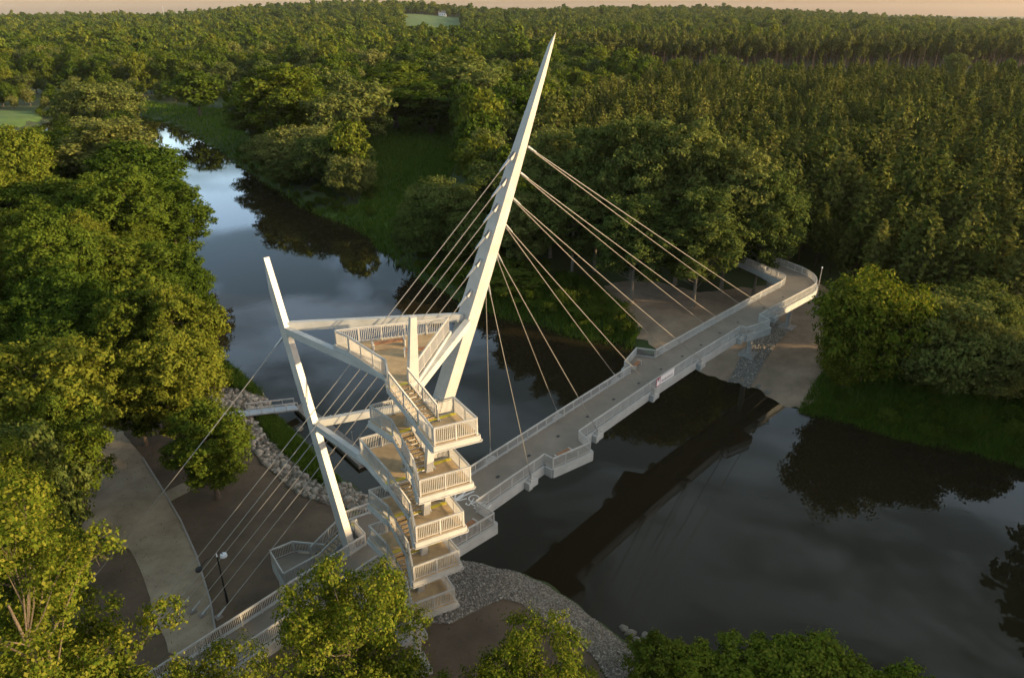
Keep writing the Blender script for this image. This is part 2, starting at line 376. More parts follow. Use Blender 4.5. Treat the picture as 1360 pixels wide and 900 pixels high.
# edge beams hang below the deck edges
def fascia(edge, i0, i1, sgn, h=.95, th=.22, name='edge_beam'):
    mb = MB(); pts = [np.array(D(*q)) for q in edge[i0:i1 + 1]]
    for a, b in zip(pts[:-1], pts[1:]):
        d = b - a; L = np.linalg.norm(d)
        if L < .05: continue
        d /= L; nn = np.array([d[1], -d[0]]) * sgn
        c = (a + b) / 2 + nn * (th / 2 + .003)
        mb.box((c[0], c[1], DZ - h / 2 + .06), L + .10, th, h, d)
    return mb.build(name, M['white2'], bridge)
fascia(E_left, 0, 1, -1); fascia(E_left, 3, len(E_left) - 1, -1)
fascia(E_right, 0, 1, 1); fascia(E_right, 3, len(E_right) - 1, 1)
# box girder under the deck
gd = MB()
for s0, s1 in ((-60, -12), (-12, 20), (20, 44), (44, 69)):
    c0 = 1.7 + max(0, s0 - 25) * .032; c1 = 1.7 + max(0, s1 - 25) * .032
    gd.beam(D(s0, c0, DZ - .85), D(s1, c1, DZ - .85), 1.9, 1.1)
gd.beam(D(69, 3.2, DZ - .85), D(76, -7, DZ - .85), 1.9, 1.0)
gd.build('girder', M['white2'], bridge)
# cross ribs carrying the lay-bys
rb_ = MB()
for s in np.arange(-9, 68, 3.44):
    off = max(0, s - 25) * .03
    rb_.beam(D(s, -.1 + off, DZ - .5), D(s, 3.95 + off, DZ - .5), .18, .5)
rb_.build('cross_rib', M['white2'], bridge)
for s, p in ((-24, 1.7), (-38, 1.7), (55.5, 2.6), (67.2, 3.6), (75.5, -3.4)):
    x, y = D(s, p); zg = gz(x, y)
    MB().tube([(x, y, zg - .5), (x, y, DZ - 1.3)], .38, 14).box((x, y, zg + .1), 2.2, 2.2, .5, T).build('pier', M['concrete'], bridge)

def railing(runs, parent, h=1.15, name='railing', gap=.13, bal=.017, mid=True, posts=1.55):
    """runs: polylines of floor points; balusters and posts in one mesh, handrail as its child"""
    mb = MB(); hr = MB()
    for pts in runs:
        pts = [np.array(p, float) for p in pts]
        for i, (a, b) in enumerate(zip(pts[:-1], pts[1:])):
            L = np.linalg.norm((b - a)[:2])
            if L < .08: continue
            up = np.array([0, 0, 1.])
            hr.beam(a + up * h, b + up * h, .10, .07)
            mb.beam(a + up * .13, b + up * .13, .05, .05); mb.beam(a + up * (h - .12), b + up * (h - .12), .035, .035)
            n = max(1, round(L / posts)); d2 = (b - a)[:2] / L
            for k in range(n + 1):
                p = a + (b - a) * k / n; p = p + np.array([*d2, 0]) * (.03 if k == 0 else -.03 if k == n else 0)
                mb.box(p + up * (h / 2 - .03), .075, .075, h - .02, d2)
            m = max(1, round(L / gap))
            for k in range(1, m):
                p = a + (b - a) * k / m
                mb.box(p + up * (h / 2 + .0), bal * 2, bal * 2, h - .26, d2)
    o = mb.build(name, M['white'], parent)
    c = hr.build('handrail', M['white'], parent); c.parent = o; c.location = (0, 0, 0)
    return o
IN = .10
def edge_run(edge, i0, i1, sgn, z=DZ): # floor line set in from the deck edge
    pts = [np.array(D(*q)) for q in edge[i0:i1 + 1]]; out = []
    for i, p in enumerate(pts):
        dd = []
        if i > 0: dd.append((pts[i] - pts[i - 1]) / (np.linalg.norm(pts[i] - pts[i - 1]) + 1e-9))
        if i < len(pts) - 1: dd.append((pts[i + 1] - pts[i]) / (np.linalg.norm(pts[i + 1] - pts[i]) + 1e-9))
        nrm = sum(np.array([-d[1], d[0]]) for d in dd); nrm /= np.linalg.norm(nrm) + 1e-9
        q = p + nrm * IN * sgn; out.append((q[0], q[1], z))
    return out
railing([edge_run(E_left, 4, 10, -1), edge_run(E_left, 1, 3, -1)], bridge)          # by the mast
railing([edge_run(E_left, 0, 1, -1)], bridge)
railing([edge_run(E_left, 10, 13, -1)], bridge)
railing([edge_run(E_left, 13, len(E_left) - 1, -1)], bridge)
railing([edge_run(E_right, 0, 1, 1)], bridge)
railing([edge_run(E_right, 4, 6, 1)], bridge)
railing([edge_run(E_right, 6, 10, 1)], bridge)
railing([edge_run(E_right, 10, 14, 1)], bridge)
railing([edge_run(E_right, 14, len(E_right) - 1, 1)], bridge)

# cable anchor brackets
anchS = [3.3, 13.8, 24.8, 35.3, 45.5, 55.4]
anchR, anchL = [], []
for i, s in enumerate(anchS):
    for side in (1, -1):
        off = max(0, s - 25) * .032
        p = (4.05 if side > 0 else -.2) + off + (0.03 * 0)
        pe = np.interp(s, [q[0] for q in (E_right[6:] if side > 0 else E_left[8:16])][:13] if side > 0 else [-1, 14, 27, 33, 47, 60], [q[1] for q in E_right[6:]][:13] if side > 0 else [-.12, -.2, -.22, -.15, .5, 1.2])
        if side > 0 and i in (0,): pe = 3.87
        pc = pe + side * .52
        b = MB(); b.box(D(s, pe + side * .50, DZ - .45), 1.25, .62, .62, T); b.box(D(s - .35, pe + side * .50, DZ - .80), .5, .5, .3, T)
        o = b.build('cable_anchor', M['white2'], bridge)
        c = MB(); c.box(D(s, pc, DZ - .08), .55, .42, .14, T); c.beam(D(s, pc, DZ - .05), D(s - .12, pc - .02, DZ + .4), .16, .16)
        cc = c.build('anchor_plate', M['white'], bridge); cc.parent = o; cc.location = (0, 0, 0)
        (anchR if side > 0 else anchL).append(np.array(D(s - .1, pc, DZ + .3)))
# flush deck lights
for s, p in ((1.5, 1.85), (6.0, 1.8), (10.55, 1.8), (15.6, 1.8), (20.5, 1.8), (25.5, 1.9), (30.3, 2.0), (35.1, 2.17), (39.6, 2.36), (44.6, 2.5), (49.6, 2.71), (57, 3.2), (63, 3.6)):
    MB().prism([D(s - .2, p - .15), D(s - .2, p + .15), D(s + .2, p + .15), D(s + .2, p - .15)], DZ + .012, DZ - .02).build('deck_light', M['dark'], bridge)

# painted symbols: their own right is -N, their up is -T
def ribbon(pts, wd, closed=False):
    pts = [np.array(p, float) for p in pts]; out = MB()
    n = len(pts); segs = n if closed else n - 1
    for i in range(segs):
        a, b = pts[i], pts[(i + 1) % n]; d = (b - a) / (np.linalg.norm(b - a) + 1e-9); q = np.array([-d[1], d[0]]) * wd / 2
        e = d * wd * .25
        out.add([(*(a - q - e), 0), (*(b - q + e), 0), (*(b + q + e), 0), (*(a + q - e), 0)], [(0, 1, 2, 3)])
    return out
def put_symbol(name, mbs, s, p, sc):
    mb = MB(); lift = 0
    for m_ in mbs:
        for f in m_.f:
            vs = []
            for i in f:
                x, y, _ = m_.v[i]; X_, Y_ = D(s - y * sc, p - x * sc); vs.append((X_, Y_, DZ + .006 + lift))
            mb.add(vs, [tuple(range(len(vs)))]); lift += .00025
    me = mb.mesh(name)
    for q in me.polygons:
        if q.normal.z < 0: q.flip()
    o = link(name, me, M['marking'], bridge); o['label'] = None or ('white painted bicycle symbol on the deck' if 'bicycle' in name else 'white painted walking figure symbol on the deck')
    return o
def ring(cx, cy, r, n=22): return [(cx + r * math.cos(2 * math.pi * k / n), cy + r * math.sin(2 * math.pi * k / n)) for k in range(n)]
bs = at(637, 666, DZ)[:2] - A0
put_symbol('bicycle_marking', [ribbon(ring(-.62, 0, .42), .10, True), ribbon(ring(.62, 0, .42), .10, True), ribbon([(-.62, 0), (-.28, .62), (.36, .62), (-.02, .02), (-.62, 0)], .09), ribbon([(-.02, .02), (-.34, .8)], .09), ribbon([(-.5, .82), (-.2, .82)], .11), ribbon([(.62, 0), (.32, .88), (.62, .95), (.66, .8)], .09)], bs @ T, bs @ N, 1.1)
ps = at(617, 656, DZ)[:2] - A0
put_symbol('pedestrian_marking', [ribbon([(0, 1.02), (0, 1.22)], .24), ribbon([(0, .88), (0, .2)], .34), ribbon([(-.2, .85), (-.48, .3)], .12), ribbon([(.2, .85), (.5, .45)], .12), ribbon([(-.08, .2), (-.28, -.75)], .15), ribbon([(.08, .2), (.3, -.7)], .15)], ps @ T, ps @ N, 1.15)

# banner on the outside of the railing
def banner():
    o = empty('banner', D(27.6, 4.2, DZ + .6)); tag(o, 'white banner with a red framed emblem tied to the outside of the river railing', 'banner')
    def pl(s0, s1, z0, z1, lift, m, name, par=None):
        off = lambda s: np.interp(s, [11.3, 24.8, 34], [3.9, 3.9, 4.12]) + .0 + lift
        q = [D(s0, off(s0), DZ + z0), D(s1, off(s1), DZ + z0), D(s1, off(s1), DZ + z1), D(s0, off(s0), DZ + z1)]
        b = MB(); n3 = np.array([*N, 0]) * .008
        b.add([np.array(v) for v in q] + [np.array(v) + n3 for v in q], [(0, 3, 2, 1), (4, 5, 6, 7), (0, 1, 5, 4), (1, 2, 6, 5), (2, 3, 7, 6), (3, 0, 4, 7)])
        r_ = b.build(name, m, o)
        if par is not None: r_.parent = par; r_.location = (0, 0, 0)
        return r_
    tp = pl(26.75, 29.7, .12, 1.12, .02, M['bannerw'], 'text_panel')
    x = 27.0
    for k, wd in enumerate([.16, .20, .17, .22, .15, .2, .18, .21, .16, .19]):
        pl(x, x + wd * .8, .34, .54 + .05 * (k % 3 == 0), .034, M['ink'], 'letter', tp); x += wd + .06
    ep = pl(25.85, 26.72, .02, 1.12, .02, M['red'], 'emblem_panel')
    pl(25.98, 26.60, .14, .70, .034, M['bannerw'], 'shield', ep)
    pl(25.98, 26.14, .70, .98, .034, M['bannerw'], 'shield', ep); pl(26.44, 26.60, .70, .98, .034, M['bannerw'], 'shield', ep)
    pl(26.16, 26.42, .72, .98, .034, M['ink'], 'emblem_figure', ep)
banner()

# ------------------------------------------------------------------ benches
def bench(s_xy, ang, z, L, label):
    x, y = s_xy; o = empty('bench', (x, y, z)); tag(o, label, 'bench', 'benches on the footbridge and tower')
    ax = np.array([math.cos(ang), math.sin(ang)]); ay = np.array([-ax[1], ax[0]])
    def P(a, b, h): q = np.array([x, y]) + ax * a + ay * b; return (q[0], q[1], z + h)
    b = MB()
    for k in (-.16, 0, .16): b.box(P(0, k, .44), L - .2, .13, .06, ax)
    b.build('seat', M['wood'], o)
    for sg in (-1, 1):
        MB().box(P(sg * (L / 2 - .05), 0, .25), .12, .55, .5, ax).build('end_panel', M['white'], o)
def ang(p, q): return math.atan2(q[1] - p[1], q[0] - p[0])
b0, b1 = at(497, 464, 26.7), at(536, 458, 26.7)
bench((b0[:2] + b1[:2]) / 2, ang(b0, b1), 26.71, 2.3, 'brown slatted bench by the back railing of the triangular top platform')
b0, b1 = at(541, 472, 26.7), at(566, 470, 26.7)
bench((b0[:2] + b1[:2]) / 2, ang(b0, b1) , 26.71, 1.7, 'brown bench half hidden behind the upright post on the top platform')
bench(D(-5.6, 4.9), ang(T, (0, 0)) + math.pi, DZ, 2.0, 'reddish bench in the deck bay beside the stair tower')
bench(D(8.1, 4.35), ang((0, 0), T) - .12, DZ, 2.0, 'brown bench in the mid-river bay on the near side of the deck')
bench(D(28.9, -.55), ang((0, 0), T) + .2, DZ, 1.9, 'orange-brown bench in the bay on the far side of the deck')

# ------------------------------------------------------------------ pylon, mast, beams
T3, N3 = np.array([*T, 0]), np.array([*N, 0])
PB = at(549, 660, 9.2); P1 = at(622, 420, 26.4); PD = (P1 - PB); plen = np.linalg.norm(PD); PD = PD / plen
pl0 = PB - PD * ((9.2 - 2.0) / PD[2])               # foot on the ground
def Pk(k): return PB + PD * k                       # k metres up from deck level
K_top = (np.array([2.86, 50.93, 46.83]) - PB).dot(PD)
py = empty('bridge_pylon', pl0); tag(py, 'tall white pylon tapering to a sharp tip, leaning over the deck above the cables', 'pylon')
def section(c, wt, wn, dirv):
    a = T3 - dirv * T3.dot(dirv); a /= np.linalg.norm(a); b = np.cross(dirv, a); b /= np.linalg.norm(b)
    if b.dot(N3) < 0: b = -b
    return [c - a * wt / 2 - b * wn / 2, c + a * wt / 2 - b * wn / 2, c + a * wt / 2 + b * wn / 2, c - a * wt / 2 + b * wn / 2], a, b
mb = MB(); ks = [(pl0 - PB).dot(PD), 0, 10, 18.5, 22, 25.6, 28.6, 31.2, 34, 36.6, K_top - .9]
wts = [1.5, 1.42, 1.36, 1.28, 1.2, 1.06, .92, .78, .60, .43, .27]
wns = [1.3, 1.22, 1.18, 1.15, 1.08, .96, .82, .68, .50, .36, .22]
for k, wt, wn in zip(ks, wts, wns):
    mb.v += [tuple(p) for p in section(Pk(k), wt, wn, PD)[0]]
n = len(ks)
for i in range(n - 1):
    for j in range(4): mb.f.append((4 * i + j, 4 * i + (j + 1) % 4, 4 * i + 4 + (j + 1) % 4, 4 * i + 4 + j))
s_, aT, bN = section(Pk(K_top), .1, .1, PD)
mb.v.append(tuple(Pk(K_top) + bN * .1)); ti = len(mb.v) - 1
for j in range(4): mb.f.append((4 * (n - 1) + j, 4 * (n - 1) + (j + 1) % 4, ti))
mb.f.append((3, 2, 1, 0))
shaft = mb.build('shaft', M['white'], py)
attV = [193, 228, 262, 297, 335, 375]; attK = []
for v in attV:
    kk = np.linspace(5, K_top, 2000); vv = [proj(*Pk(k))[1] for k in kk]; attK.append(float(kk[int(np.argmin(np.abs(np.array(vv) - v)))]))
att_f, att_b = [], []
wAt = lambda k: float(np.interp(k, ks, wts)); nAt = lambda k: float(np.interp(k, ks, wns))
for k in (attK[0] + 2.2, attK[1] - .2, attK[2] - .9, attK[4] - .5, 10.5, 5.0):      # joint collars
    q, a, b = section(Pk(k), wAt(k) + .03, nAt(k) + .03, PD)
    q2, _, _ = section(Pk(k + .10), wAt(k) + .03, nAt(k) + .03, PD)
    MB().add(q + q2, [(0, 1, 5, 4), (1, 2, 6, 5), (2, 3, 7, 6), (3, 0, 4, 7), (3, 2, 1, 0), (4, 5, 6, 7)]).build('joint_collar', M['white2'], py)
for k in attK:
    c = Pk(k); f = c + aT * (wAt(k) / 2 + .35)
    MB().beam(c + aT * wAt(k) * .4, f, .10, .45, side=bN, h2=.25).build('cable_lug', M['white'], py)
    att_f.append(f)
    kb = k - .6; c = Pk(kb); g = c - aT * (wAt(kb) / 2 + .35) - PD * .45
    l = MB()
    for sg in (-1, 1): l.beam(c - aT * wAt(kb) * .42 + bN * sg * .12, g + bN * sg * .12, .05, .42, side=bN, h2=.2)
    l.build('cable_lug', M['white2'], py); att_b.append(g)
MB().box((pl0[0], pl0[1], gz(pl0[0], pl0[1]) + .2), 3.2, 3.2, 1.2, T).build('footing', M['concrete'], py)

MBs = at(463, 722, 9.2); M1 = at(378, 433, 26.4); MD = M1 - MBs; MD /= np.linalg.norm(MD)
ms0 = MBs - MD * ((9.2 - 2.2) / MD[2])
mast = empty('support_mast', ms0); tag(mast, 'shorter white mast with a slanted wedge head standing left of the stair tower', 'mast')
def Mk(z): return MBs + MD * ((z - 9.2) / MD[2])
ztop = 31.4; zsh = 29.0
mb = MB()
for z, wt, wn in ((2.2, .62, 1.05), (9.2, .60, 1.0), (18, .52, .88), (26, .48, .80), (zsh, .46, .74)):
    mb.v += [tuple(p) for p in section(Mk(z), wt, wn, MD)[0]]
q, a, b = section(Mk(ztop), .44, .74, MD)
# slanted head: the outer side stops lower than the inner one
qt = [Mk(ztop - .5) - a * .22 + b * .12, Mk(ztop - .5) + a * .22 + b * .12, Mk(ztop) + a * .22 + b * .30, Mk(ztop) - a * .22 + b * .30]
mb.v += [tuple(p) for p in qt]
for i in range(5):
    for j in range(4): mb.f.append((4 * i + j, 4 * i + (j + 1) % 4, 4 * i + 4 + (j + 1) % 4, 4 * i + 4 + j))
mb.f.append((20, 21, 22, 23)); mb.f.append((3, 2, 1, 0))
mb.build('shaft', M['white'], mast)
MB().box((ms0[0], ms0[1], gz(ms0[0], ms0[1]) + .2), 2.6, 2.6, 1.0, T).build('footing', M['concrete'], mast)
lugp = Mk(25.6); a_, b_ = section(lugp, .5, .8, MD)[1:]
guy0 = lugp - b_ * .75
MB().beam(lugp - b_ * .3, guy0, .08, .4, side=a_).build('cable_lug', M['galv'], mast)

# ------------------------------------------------------------------ stair tower
e1 = np.array([.88, .475]); e1 /= np.hypot(*e1); e2 = np.array([e1[1], -e1[0]])
def xy(*q): return np.array(q, float)
RZ = [24.95, 21.45, 17.95, 14.45, 10.95]; LZ = [26.7, 23.2, 19.7, 16.2, 12.7, 9.2]
RA = [xy(-4.59, 34.59), xy(-5.60, 34.32), xy(-6.03, 34.34), xy(-6.42, 34.62), xy(-6.71, 34.92)]
RB = [xy(-2.00, 35.80), xy(-2.49, 35.82), xy(-3.02, 35.90), xy(-3.44, 36.27), xy(-3.87, 36.39)]
RC = [xy(-3.64, 38.43), xy(-4.07, 38.51), xy(-4.50, 38.44), xy(-5.03, 38.72), xy(-5.31, 38.90)]
FL = [xy(-5.75, 36.70), xy(-6.23, 36.58), xy(-6.67, 36.72), xy(-7.05, 36.95), xy(-7.40, 37.20)]
TL = [xy(-7.71, 38.33), xy(-7.75, 38.43), xy(-8.22, 37.93), xy(-8.54, 38.62), xy(-8.96, 38.92)]
LG = [None, xy(-9.55, 40.27), xy(-10.81, 41.70), xy(-10.23, 40.42), xy(-10.61, 40.83), xy(-11.0, 41.2)]
WF = 1.38
tower = empty('observation_tower', (-8.1, 41, 2.5)); tag(tower, 'lookout stair tower of stacked landings zigzagging up to a triangular viewing platform', 'tower')
def p3(q, z): return np.array([q[0], q[1], z])
plat = [xy(-12.5, 44.67), xy(-11.34, 43.7), xy(-8.11, 39.93), TL[0], TL[0] + e1 * WF, xy(-6.05, 39.65), xy(-4.6, 46.99)]
MB().prism([tuple(q) for q in plat], LZ[0], LZ[0] - .22).build('viewing_platform', M['floor'], tower)
fb = MB()
for a, b in zip(plat, plat[1:] + plat[:1]):
    if np.allclose(a, TL[0]): continue
    d = (b - a) / np.linalg.norm(b - a); nn = np.array([-d[1], d[0]]); c = (a + b) / 2 + nn * .063
    if (np.mean(plat, axis=0) - c).dot(nn) > 0: c = (a + b) / 2 - nn * .063
    fb.box((c[0], c[1], LZ[0] - .13), np.linalg.norm(b - a) + .12, .12, .34, d)
fb.build('platform_edge', M['white2'], tower)
insets = lambda poly, ctr, k=.10: [q + (ctr - q) / np.linalg.norm(ctr - q) * k for q in poly]
pc = np.mean(plat, axis=0); pi_ = insets(plat, pc)
railing([[p3(pi_[0], LZ[0]), p3(pi_[6], LZ[0]), p3(pi_[5], LZ[0])]], tower)
LR = [None] * 6; LL = [None] * 6; LF = [None] * 6
for k in range(1, 6):
    LF[k] = LG[k] + e1 * 3.3; LR[k] = LF[k] + e2 * (1.6 if k != 2 else 3.4); LL[k] = LR[k] - e1 * WF
def landing(poly, z, parent):
    o = MB().prism([tuple(q) for q in poly], z, z - .14).build('landing', M['floor'], parent)
    e = MB(); c0 = np.mean(poly, axis=0)
    for a, b in zip(poly, list(poly[1:]) + [poly[0]]):
        d = b - a; L = np.linalg.norm(d)
        if L < .3: continue
        d /= L; nn = np.array([-d[1], d[0]])
        if (c0 - (a + b) / 2).dot(nn) > 0: nn = -nn
        c = (a + b) / 2 + nn * .053
        e.box((c[0], c[1], z - .18), L + .10, .10, .34, d); c = (a + b) / 2 + nn * .10
        e.box((c[0], c[1], z - .375), L + .24, .22, .05, d)
    # underside plate
    e.prism([tuple(q + (c0 - q) * .03) for q in poly], z - .30, z - .36)
    oe = e.build('landing_edge', M['white'], parent); oe.parent = o; oe.location = (0, 0, 0)
    return o
def flight(tl, tr, bl, br, zt, zb, parent, n=10, strip=True):
    m_ = MB(); rs = MB()
    for i in range(n - 1):
        f0, f1 = i / (n - 1) * .0 + (i) / (n - 1), (i + 1) / (n - 1)
        z = zt - (zt - zb) * (i + 1) / n
        q = [tl + (bl - tl) * f0, tr + (br - tr) * f0, tr + (br - tr) * (f1 - .03), tl + (bl - tl) * (f1 - .03)]
        m_.prism([tuple(p) for p in q], z, z - .055)
        rs.prism([tuple(tl + (bl - tl) * (f0 + .01)), tuple(tr + (br - tr) * (f0 + .01)), tuple(tr + (br - tr) * (f0 + .05)), tuple(tl + (bl - tl) * (f0 + .05))], z + .10, z + .002)
    o = m_.build('stair_flight', M['tread'], parent)
    r_ = rs.build('riser', M['floor'], parent); r_.parent = o; r_.location = (0, 0, 0)
    s = MB()
    for a, b in ((tl, bl), (tr, br)):
        sd = (tl - tr) / np.linalg.norm(tl - tr) * (1 if a is tl else -1) * .05
        a3, b3 = p3(a + sd, zt - .12), p3(b + sd, zb - .12)
        s.beam(a3, b3, .07, .36)
    so = s.build('stringer', M['white2'], parent); so.parent = o; so.location = (0, 0, 0)
    if strip:
        d = (bl - tl) / np.linalg.norm(bl - tl); y = MB(); y2 = MB()
        y.prism([tuple(tl - d * .32), tuple(tr - d * .32), tuple(tr - d * .02), tuple(tl - d * .02)], zt + .012, zt - .01)
        y2.prism([tuple(bl - d * .0), tuple(br - d * .0), tuple(br - d * .26), tuple(bl - d * .26)], zb + .012 + (zt - zb) / n, zb + (zt - zb) / n - .02)
        for y_ in (y, y2):
            yo = y_.build('warning_strip', M['yellow'], parent); yo.parent = o; yo.location = (0, 0, 0)
    return o
for k in range(5):
    a, b, c = RA[k], RB[k], RC[k]; fl = FL[k]; fr = fl + e1 * WF; rl = c - e1 * WF
    landing([a, b, c, rl, fr, fl], RZ[k], tower)
    tl = TL[k]; tr = tl + e1 * WF
    flight(tl, tr, fl, fr, LZ[k], RZ[k], tower)
    flight(c * 0 + rl, c, LL[k + 1], LR[k + 1], RZ[k], LZ[k + 1], tower)
    if k > 0:
        landing([LG[k], LF[k], LR[k], LL[k], TL[k] + e1 * WF, TL[k]], LZ[k], tower)
    ctr = (a + c) / 2
    ia, ib, ic, ifl = [q + (ctr - q) / np.linalg.norm(ctr - q) * .09 for q in (a, b, c, fl)]
    if k == 0: up_ = [p3(q, LZ[0]) for q in pi_[0:3]] + [p3(TL[0] + e1 * .06, LZ[0])]
    else:
        cl = np.mean([LG[k], LF[k], TL[k]], axis=0); up_ = [p3(LG[k] + (cl - LG[k]) / np.linalg.norm(cl - LG[k]) * .09, LZ[k]), p3(TL[k] + e1 * .06, LZ[k])]
    railing([up_ + [p3(fl + e1 * .06, RZ[k]), p3(ia, RZ[k]), p3(ib, RZ[k]), p3(ic, RZ[k])]], tower, gap=.12)
    kk = k + 1
    if kk < 5:
        cl = np.mean([LG[kk], LF[kk], TL[kk]], axis=0); I_ = lambda q: q + (cl - q) / np.linalg.norm(cl - q) * .09
        railing([[p3(ic, RZ[k]), p3(LR[kk] - e1 * .06, LZ[kk]), p3(I_(LF[kk]), LZ[kk]), p3(I_(LG[kk]), LZ[kk])]], tower, gap=.12)
    else:
        railing([[p3(ic, RZ[k]), p3(LR[kk] - e1 * .06, LZ[kk])]], tower, gap=.12)
    railing([[p3(tr - e1 * .06, LZ[k]), p3(fr - e1 * .06, RZ[k])], [p3(rl + e1 * .06, RZ[k]), p3(LL[kk] + e1 * .06, LZ[kk])]], tower, gap=.12)
# columns
FP = np.array([-6.35, 39.55, 26.7]); FT = np.array([-6.05, 39.25, 31.2]); zg = gz(-8.16, 41.0)
ex = np.array([*e1, 0])
MB().beam((-8.16, 41.0, zg - .5), FP, .8, .62, side=ex, w2=.66, h2=.52).build('column', M['white'], tower)
MB().beam(FP, FT, .66, .52, side=ex, w2=.40, h2=.34).build('post', M['white'], tower)
fc = [tuple(at(572, 566, 24.95))] + [tuple(at(u, v, z)) for u, v, z in ((569, 624, 21.45), (565, 681, 17.95), (562, 734, 14.45), (558, 783, 10.95))] + [(-7.3, 37.3, gz(-7.3, 37.3))]
for a, b in zip(fc[:-1], fc[1:]):
    MB().beam(np.array(a) - (0, 0, .35), np.array(b) + (0, 0, .01), .46, .46, side=ex).build('column', M['white'], tower)
MB().box((-8.16, 41.0, zg + .3), 2.2, 2.0, .7, e1).build('footing', M['concrete'], tower)
MB().box((-7.3, 37.7, gz(-7.3, 37.7) + .25), 2.0, 1.8, .6, e1).build('footing', M['concrete'], tower)
# bracing beams joining mast, pylon and tower
def brace(a, b, wd, h, par, name='bracing_beam'): return MB().beam(a, b, wd, h).build(name, M['white2'], par)
zb = 26.05
Ma, Pa, Fa = M1 + (0.2, 0, -.05), np.array([*P1[:2], zb + .35]), np.array([-6.4, 39.6, zb])
brace(M1 + np.array([.25, .05, 0]), Pa - aT * .55, .42, .66, mast)
brace(M1 + np.array([.25, -.25, -.25]), np.array([-6.75, 39.95, zb + .02]), .45, .58, tower)
brace(p3(xy(-6.15, 39.3), zb + .15), P1 + np.array([0, -.9, -.15]), .5, .55, tower)
M2 = Mk(19.0)
brace(M2 + np.array([.25, 0, 0]), Pk((19.0 - 9.2) / PD[2]) - aT * .6, .42, .6, mast)
brace(M2 + np.array([.25, -.2, -.1]), p3(LG[2] + e1 * .3 + e2 * .5, 19.1), .42, .58, tower)
brace(p3(LG[2] + e1 * .3 + e2 * .5, 19.1), np.array([-7.2, 40.2, 18.9]), .42, .5, tower)
brace(np.array([-7.0, 40.0, 18.9]), Pk((19.0 - 9.2) / PD[2]) - aT * .4, .42, .5, tower)

# ------------------------------------------------------------------ stay cables
def sag_line(a, b, sag, n=9):
    a = np.array(a); b = np.array(b); out = []
    for i in range(n):
        t = i / (n - 1); p = a + (b - a) * t; p[2] -= sag * 4 * t * (1 - t); out.append(p)
    return out
def cable(a, b, label, group, r=.036, sag=.12):
    o = empty('stay_cable', tuple(b)); tag(o, label, 'cable', group)
    MB().tube(sag_line(a, b, sag), r, 6).build('strand', M['steel'], o)
    for p, q in ((a, b), (b, a)):
        d = (np.array(q) - p) / np.linalg.norm(np.array(q) - p)
        MB().tube([np.array(p), np.array(p) + d * .5, np.array(p) + d * 1.1], [.10, .09, .055], 8).build('socket', M['galv'], o)
ordn = ['highest', 'second', 'third', 'fourth', 'fifth', 'lowest']
where = ['the far land end of the deck', 'the deck above the far bank', 'the deck beside the far shore', 'the deck near the banner', 'the mid-river bay', 'the deck beside the stair tower']
for i in range(6):
    j = 5 - i
    cable(att_f[i] + bN * .12, anchR[j], f'{ordn[i]} river cable, near railing side, pylon to {where[i]}', 'river stay cables')
    cable(att_f[i] - bN * .12, anchL[j], f'{ordn[i]} river cable, far railing side, pylon to {where[i]}', 'river stay cables')
back_px = [(200, 823), (205, 842), (243, 808), (257, 814), (270, 819), (291, 822)]
for i, (u, v) in enumerate(back_px):
    g = at(u, v, GZ); g[2] = gz(g[0], g[1]) + .2
    cable(att_b[i], g, f'{ordn[i]} back cable from the pylon to the ground by the path', 'back stay cables', sag=.2)
    bk = MB().box((g[0], g[1], g[2] - .25), .55, .55, .5, T).build('anchor_block', M['pontoon'])
    tag(bk, f'concrete block on dark earth holding the foot of the {ordn[i]} back cable', 'anchor block', 'back cable anchor blocks')
g = at(95, 802, GZ); g[2] = gz(g[0], g[1])
cable(guy0, g, 'single guy cable from the wedge headed mast down over the path', 'guy cable', sag=.25)

# ------------------------------------------------------------------ side stair beside the mast
st = empty('side_stair', D(-14, -3, 5)); tag(st, 'white railed side stair with a small landing beside the mast', 'stairway')
zl = 7.3
Lp = [xy(*at(u, v, zl)[:2]) for u, v in ((361, 745), (391, 733), (433, 737), (440, 744), (379, 776))]
MB().prism([tuple(q) for q in Lp], zl, zl - .3).build('landing', M['deck'], st)
top_l, top_r = xy(*D(-11.65, -3.3)), xy(*D(-11.65, -2.05))
bl_, br_ = xy(*D(-14.9, -3.9)), xy(*D(-14.9, -2.65))
o_ = flight(top_l, top_r, bl_, br_, DZ, zl, st, n=11, strip=True)
railing([[p3(Lp[4], zl), p3(Lp[0], zl), p3(Lp[1], zl), p3(Lp[2], zl)]], st)
railing([[p3(top_l, DZ), p3(bl_, zl)], [p3(top_r, DZ), p3(br_, zl), p3(Lp[4], zl)]], st)
sp_ = MB(); sp_.beam(p3(br_, zl - .5), p3(top_r, DZ - .5), .1, .9); sp_.beam(p3(Lp[4], zl - .5), p3(br_, zl - .5), .1, .9); sp_.beam(p3(Lp[0], zl - .5), p3(Lp[4], zl - .5), .1, .9)
sp_.build('side_plate', M['white2'], st)
# second flight down to the ground
g0, g1 = xy(*D(-15.2, -5.4)), xy(*D(-15.2, -4.2))
f0, f1 = xy(*D(-9.4, -5.2)), xy(*D(-9.4, -4.0))
flight(g0, g1, f0, f1, zl, gz(*f0) + .05, st, n=22, strip=False)
for q in (Lp[0] + (.5, -.1), Lp[4] + (.3, .6), Lp[2] + (-.3, -.3)):
    MB().tube([(q[0], q[1], gz(*q) - .3), (q[0], q[1], zl - .3)], .16, 10).build('leg', M['white2'], st)

